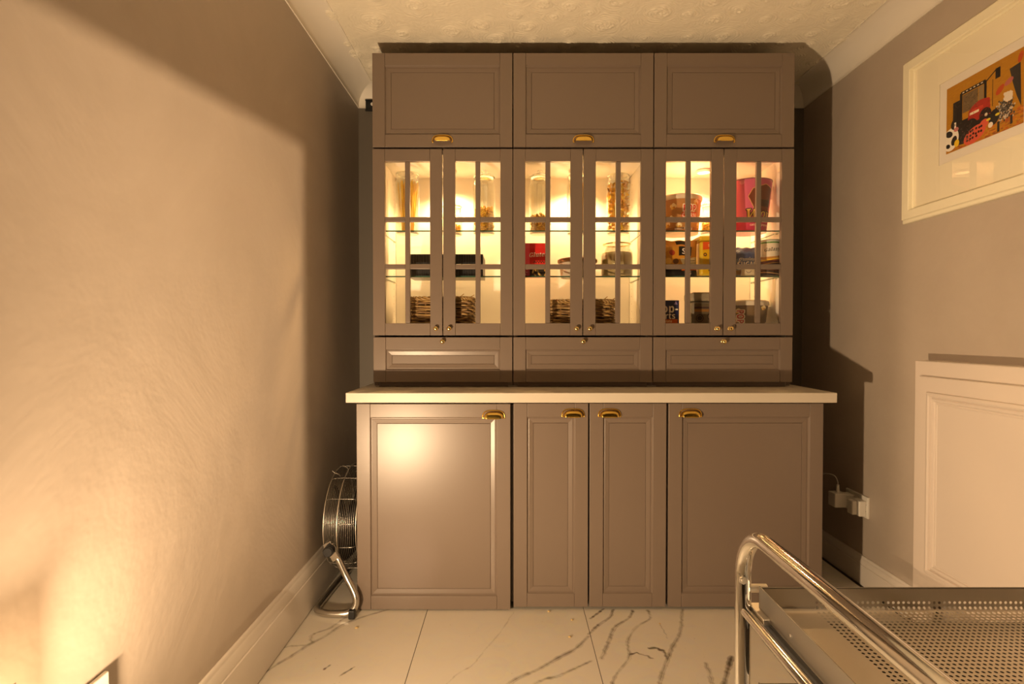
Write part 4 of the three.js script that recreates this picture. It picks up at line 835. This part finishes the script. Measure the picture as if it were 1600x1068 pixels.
  const lipGeo = () => {
    const L = D1 - D0, list = [];
    for (const [X, s] of [[X0, 1], [X1, -1]]) {
      list.push(bx(0.0022, LIP + 0.004, L, X - cx, LIP / 2 + 0.002, cd - (D0 + D1) / 2, 0.0009));
      const sh = new THREE.CylinderGeometry(RT, RT, L, 10, 1, true, 0, Math.PI / 2).rotateX(Math.PI / 2).rotateZ(s > 0 ? Math.PI : -Math.PI / 2);
      list.push(bx(0.014, 0.0022, L, X + s * 0.007 - cx, 0.0, cd - (D0 + D1) / 2, 0.0009));
    }
    list.push(bx(X1 - X0, LIP, 0.0022, (X0 + X1) / 2 - cx, LIP / 2, cd - D0, 0.0009));
    list.push(rod([X0 - cx, LIP, cd - D1], [X1 - cx, LIP, cd - D1], 0.0016, 8));
    return merge(list);
  };
  for (const h of [0.580, 0.405]) {
    const g = obj('tray', memo('tray', trayGeo), M.steel, t, [0, h, 0]);
    obj('lip', memo('lip', lipGeo), M.steelDark, g);
    obj('dark_sheet', memo('pan', () => plain(X1 - X0 - 0.03, 0.002, D1 - D0 - 0.03, (X0 + X1) / 2 - cx, -0.012, cd - (D0 + D1) / 2)), M.black, g);  // black sheet added below so the holes look dark
    for (const X of [X0 + 0.003, X1 - 0.003]) obj('shadow_strip', memo('shadowstrip', () => plain(0.005, 0.045, D1 - D0 - 0.02)), M.black, g, [X - cx, -0.0245, cd - (D0 + D1) / 2]);  // black strips added as the shadow under the tray edge
    for (const d of [0.84, 0.66, 0.50]) obj('rivet', memo('rivet', () => new THREE.SphereGeometry(0.0035, 10, 8).scale(0.6, 1, 1)), M.chrome, g, [X0 - 0.0012 - cx, 0.018, cd - d]);
  }
}

// ================================================================= CRUMBS ON THE FLOOR
{
  const spots = [[0.143, 2.046, 'golden crumb resting right against the foot of the middle cabinet door'], [0.226, 1.985, 'pale crumb just beside the joint between the two middle floor tiles'], [0.205, 1.872, 'tiny crumb alone in the middle of the plain marble tile'],
    [0.55, 1.96, 'crumb lying among the dark veins of the heavily veined tile'], [-0.57, 1.93, 'crumb on the marble near the foot of the drum fan']];
  for (const [x, d, label] of spots) {
    const s = rr(0.003, 0.006), g = new THREE.IcosahedronGeometry(s, 1), p = g.attributes.position;
    for (let i = 0; i < p.count; i++) { const k = 0.7 + 0.5 * Math.abs(noise3.noise(p.getX(i) * 400 + x * 9, p.getY(i) * 400, p.getZ(i) * 400)); p.setXYZ(i, p.getX(i) * k * 1.4, p.getY(i) * k * 0.6, p.getZ(i) * k); }
    g.computeVertexNormals();
    tag(obj('crumb', g, std([0.66, 0.48, 0.22], 0.8), scene, [x, s * 0.5 + 0.0002, -d]), label, 'crumb', 'crumbs on the floor');
  }
}

// ================================================================= LAMPS OUT OF THE FRAME
{ // low lamp by the wall with the socket: it throws the hard shadows
  const [x, h, d] = KEY_AT;
  const l = thing('floor_lamp', 'short floor lamp with an added dimming pane beside the wall socket', 'lamp', [x, 0, d]);
  obj('base', lathe([[0.001, 0.016], [0.06, 0.014], [0.075, 0.006], [0.078, 0], [0.001, 0]], 32), M.blackMatt, l);
  obj('pole', rod([0, 0.01, 0], [0, h - 0.06, 0], 0.008, 12), M.steelDark, l);
  obj('lamp_holder', new THREE.CylinderGeometry(0.014, 0.018, 0.05, 16), M.blackMatt, l, [0, h - 0.055, 0]);
  obj('bulb', new THREE.SphereGeometry(0.03, 24, 16), glow(WARM, 12), l, [0, h, 0]);
  obj('dimming_pane', new THREE.PlaneGeometry(0.35, 0.35).rotateY(Math.PI / 2).translate(-0.045, 0.375, 0.025), phys([0.36, 0.33, 0.29], 0.03, { transmission: 1, thickness: 0 }), l);  // tinted pane added to dim the bulb glow on the wall
  obj('dimming_pane_arm', rod([0, h - 0.07, 0], [-0.044, h - 0.07, 0], 0.004), M.blackMatt, l);
  const s = new THREE.SpotLight(WARM, KEY_POWER, 0, 1.40, 1.0); s.name = 'floor_lamp_light';
  s.position.set(x, h, -d); s.target.position.set(x + 0.60, h + 0.56, -d - 0.74); s.castShadow = true; s.shadow.radius = 1.5; s.shadow.bias = -0.0005; s.shadow.mapSize.set(2048, 2048);
  scene.add(s, s.target);
}
// added unseen lamps in dark housings, aimed at the side walls; the housings' edges cut the beams
function addedLamp(label, [x, h, d], [tx, th, td], yawDeg, side, up, off, power, cone) {
  const yaw = yawDeg * Math.PI / 180, D = Math.PI / 180;
  const l = thing('added_lamp', label, 'lamp', [x, 0, d]);
  const turn = (g) => g.rotateY(yaw).translate(0, h, 0);           // local -z is forward
  const F = 0.26, top = F * Math.tan(up * D), far = F * Math.tan(off * D), near = 0.30, low = 0.42, bk = 0.07, W = far + near + 0.02, mx = side * (far - near) / 2;
  obj('housing', turn(merge([plain(W, 0.006, F + bk, mx, top + 0.003, -(F - bk) / 2), plain(W, 0.006, F + bk, mx, -low, -(F - bk) / 2), plain(0.006, top + low, F + bk, side * (far + 0.003), (top - low) / 2, -(F - bk) / 2), plain(0.006, top + low, F + bk, -side * near, (top - low) / 2, -(F - bk) / 2), plain(W, top + low, 0.006, mx, (top - low) / 2, bk)])), M.blackMatt, l);
  obj('lens', turn(new THREE.SphereGeometry(0.010, 16, 12)), glow(WARM_SIDE, 20), l);
  obj('pole', rod([0, 0.3, 0], [0, h - low - 0.002, 0], 0.012, 12), M.blackMatt, l);
  for (let k = 0; k < 3; k++) { const a = k * 2.094 + 0.5; obj('leg', rod([0, 0.45, 0], [Math.cos(a) * 0.09, 0.008, Math.sin(a) * 0.09], 0.008, 10), M.blackMatt, l); }
  const s = new THREE.SpotLight(WARM_SIDE, power, 0, cone, 1.0); s.name = 'added_lamp_light';
  s.position.set(x, h, -d); s.target.position.set(tx, th, -td); s.castShadow = true; s.shadow.radius = 0.18; s.shadow.mapSize.set(2048, 2048);
  scene.add(s, s.target);
}
addedLamp('added unseen tripod lamp in a square black housing beside the trolley, aimed at the plain wall', SIDE_AT, [-0.8, 1.42, 1.80], 56.3, 1, 14, 6.4, SIDE_POWER, 0.56);
addedLamp('added unseen tripod lamp in a square black housing aimed at the hatch wall', HATCH_AT, [1.5, 0.80, 1.65], -48, -1, 24, 5.6, HATCH_POWER, 0.50);

renderer.render(scene, camera);
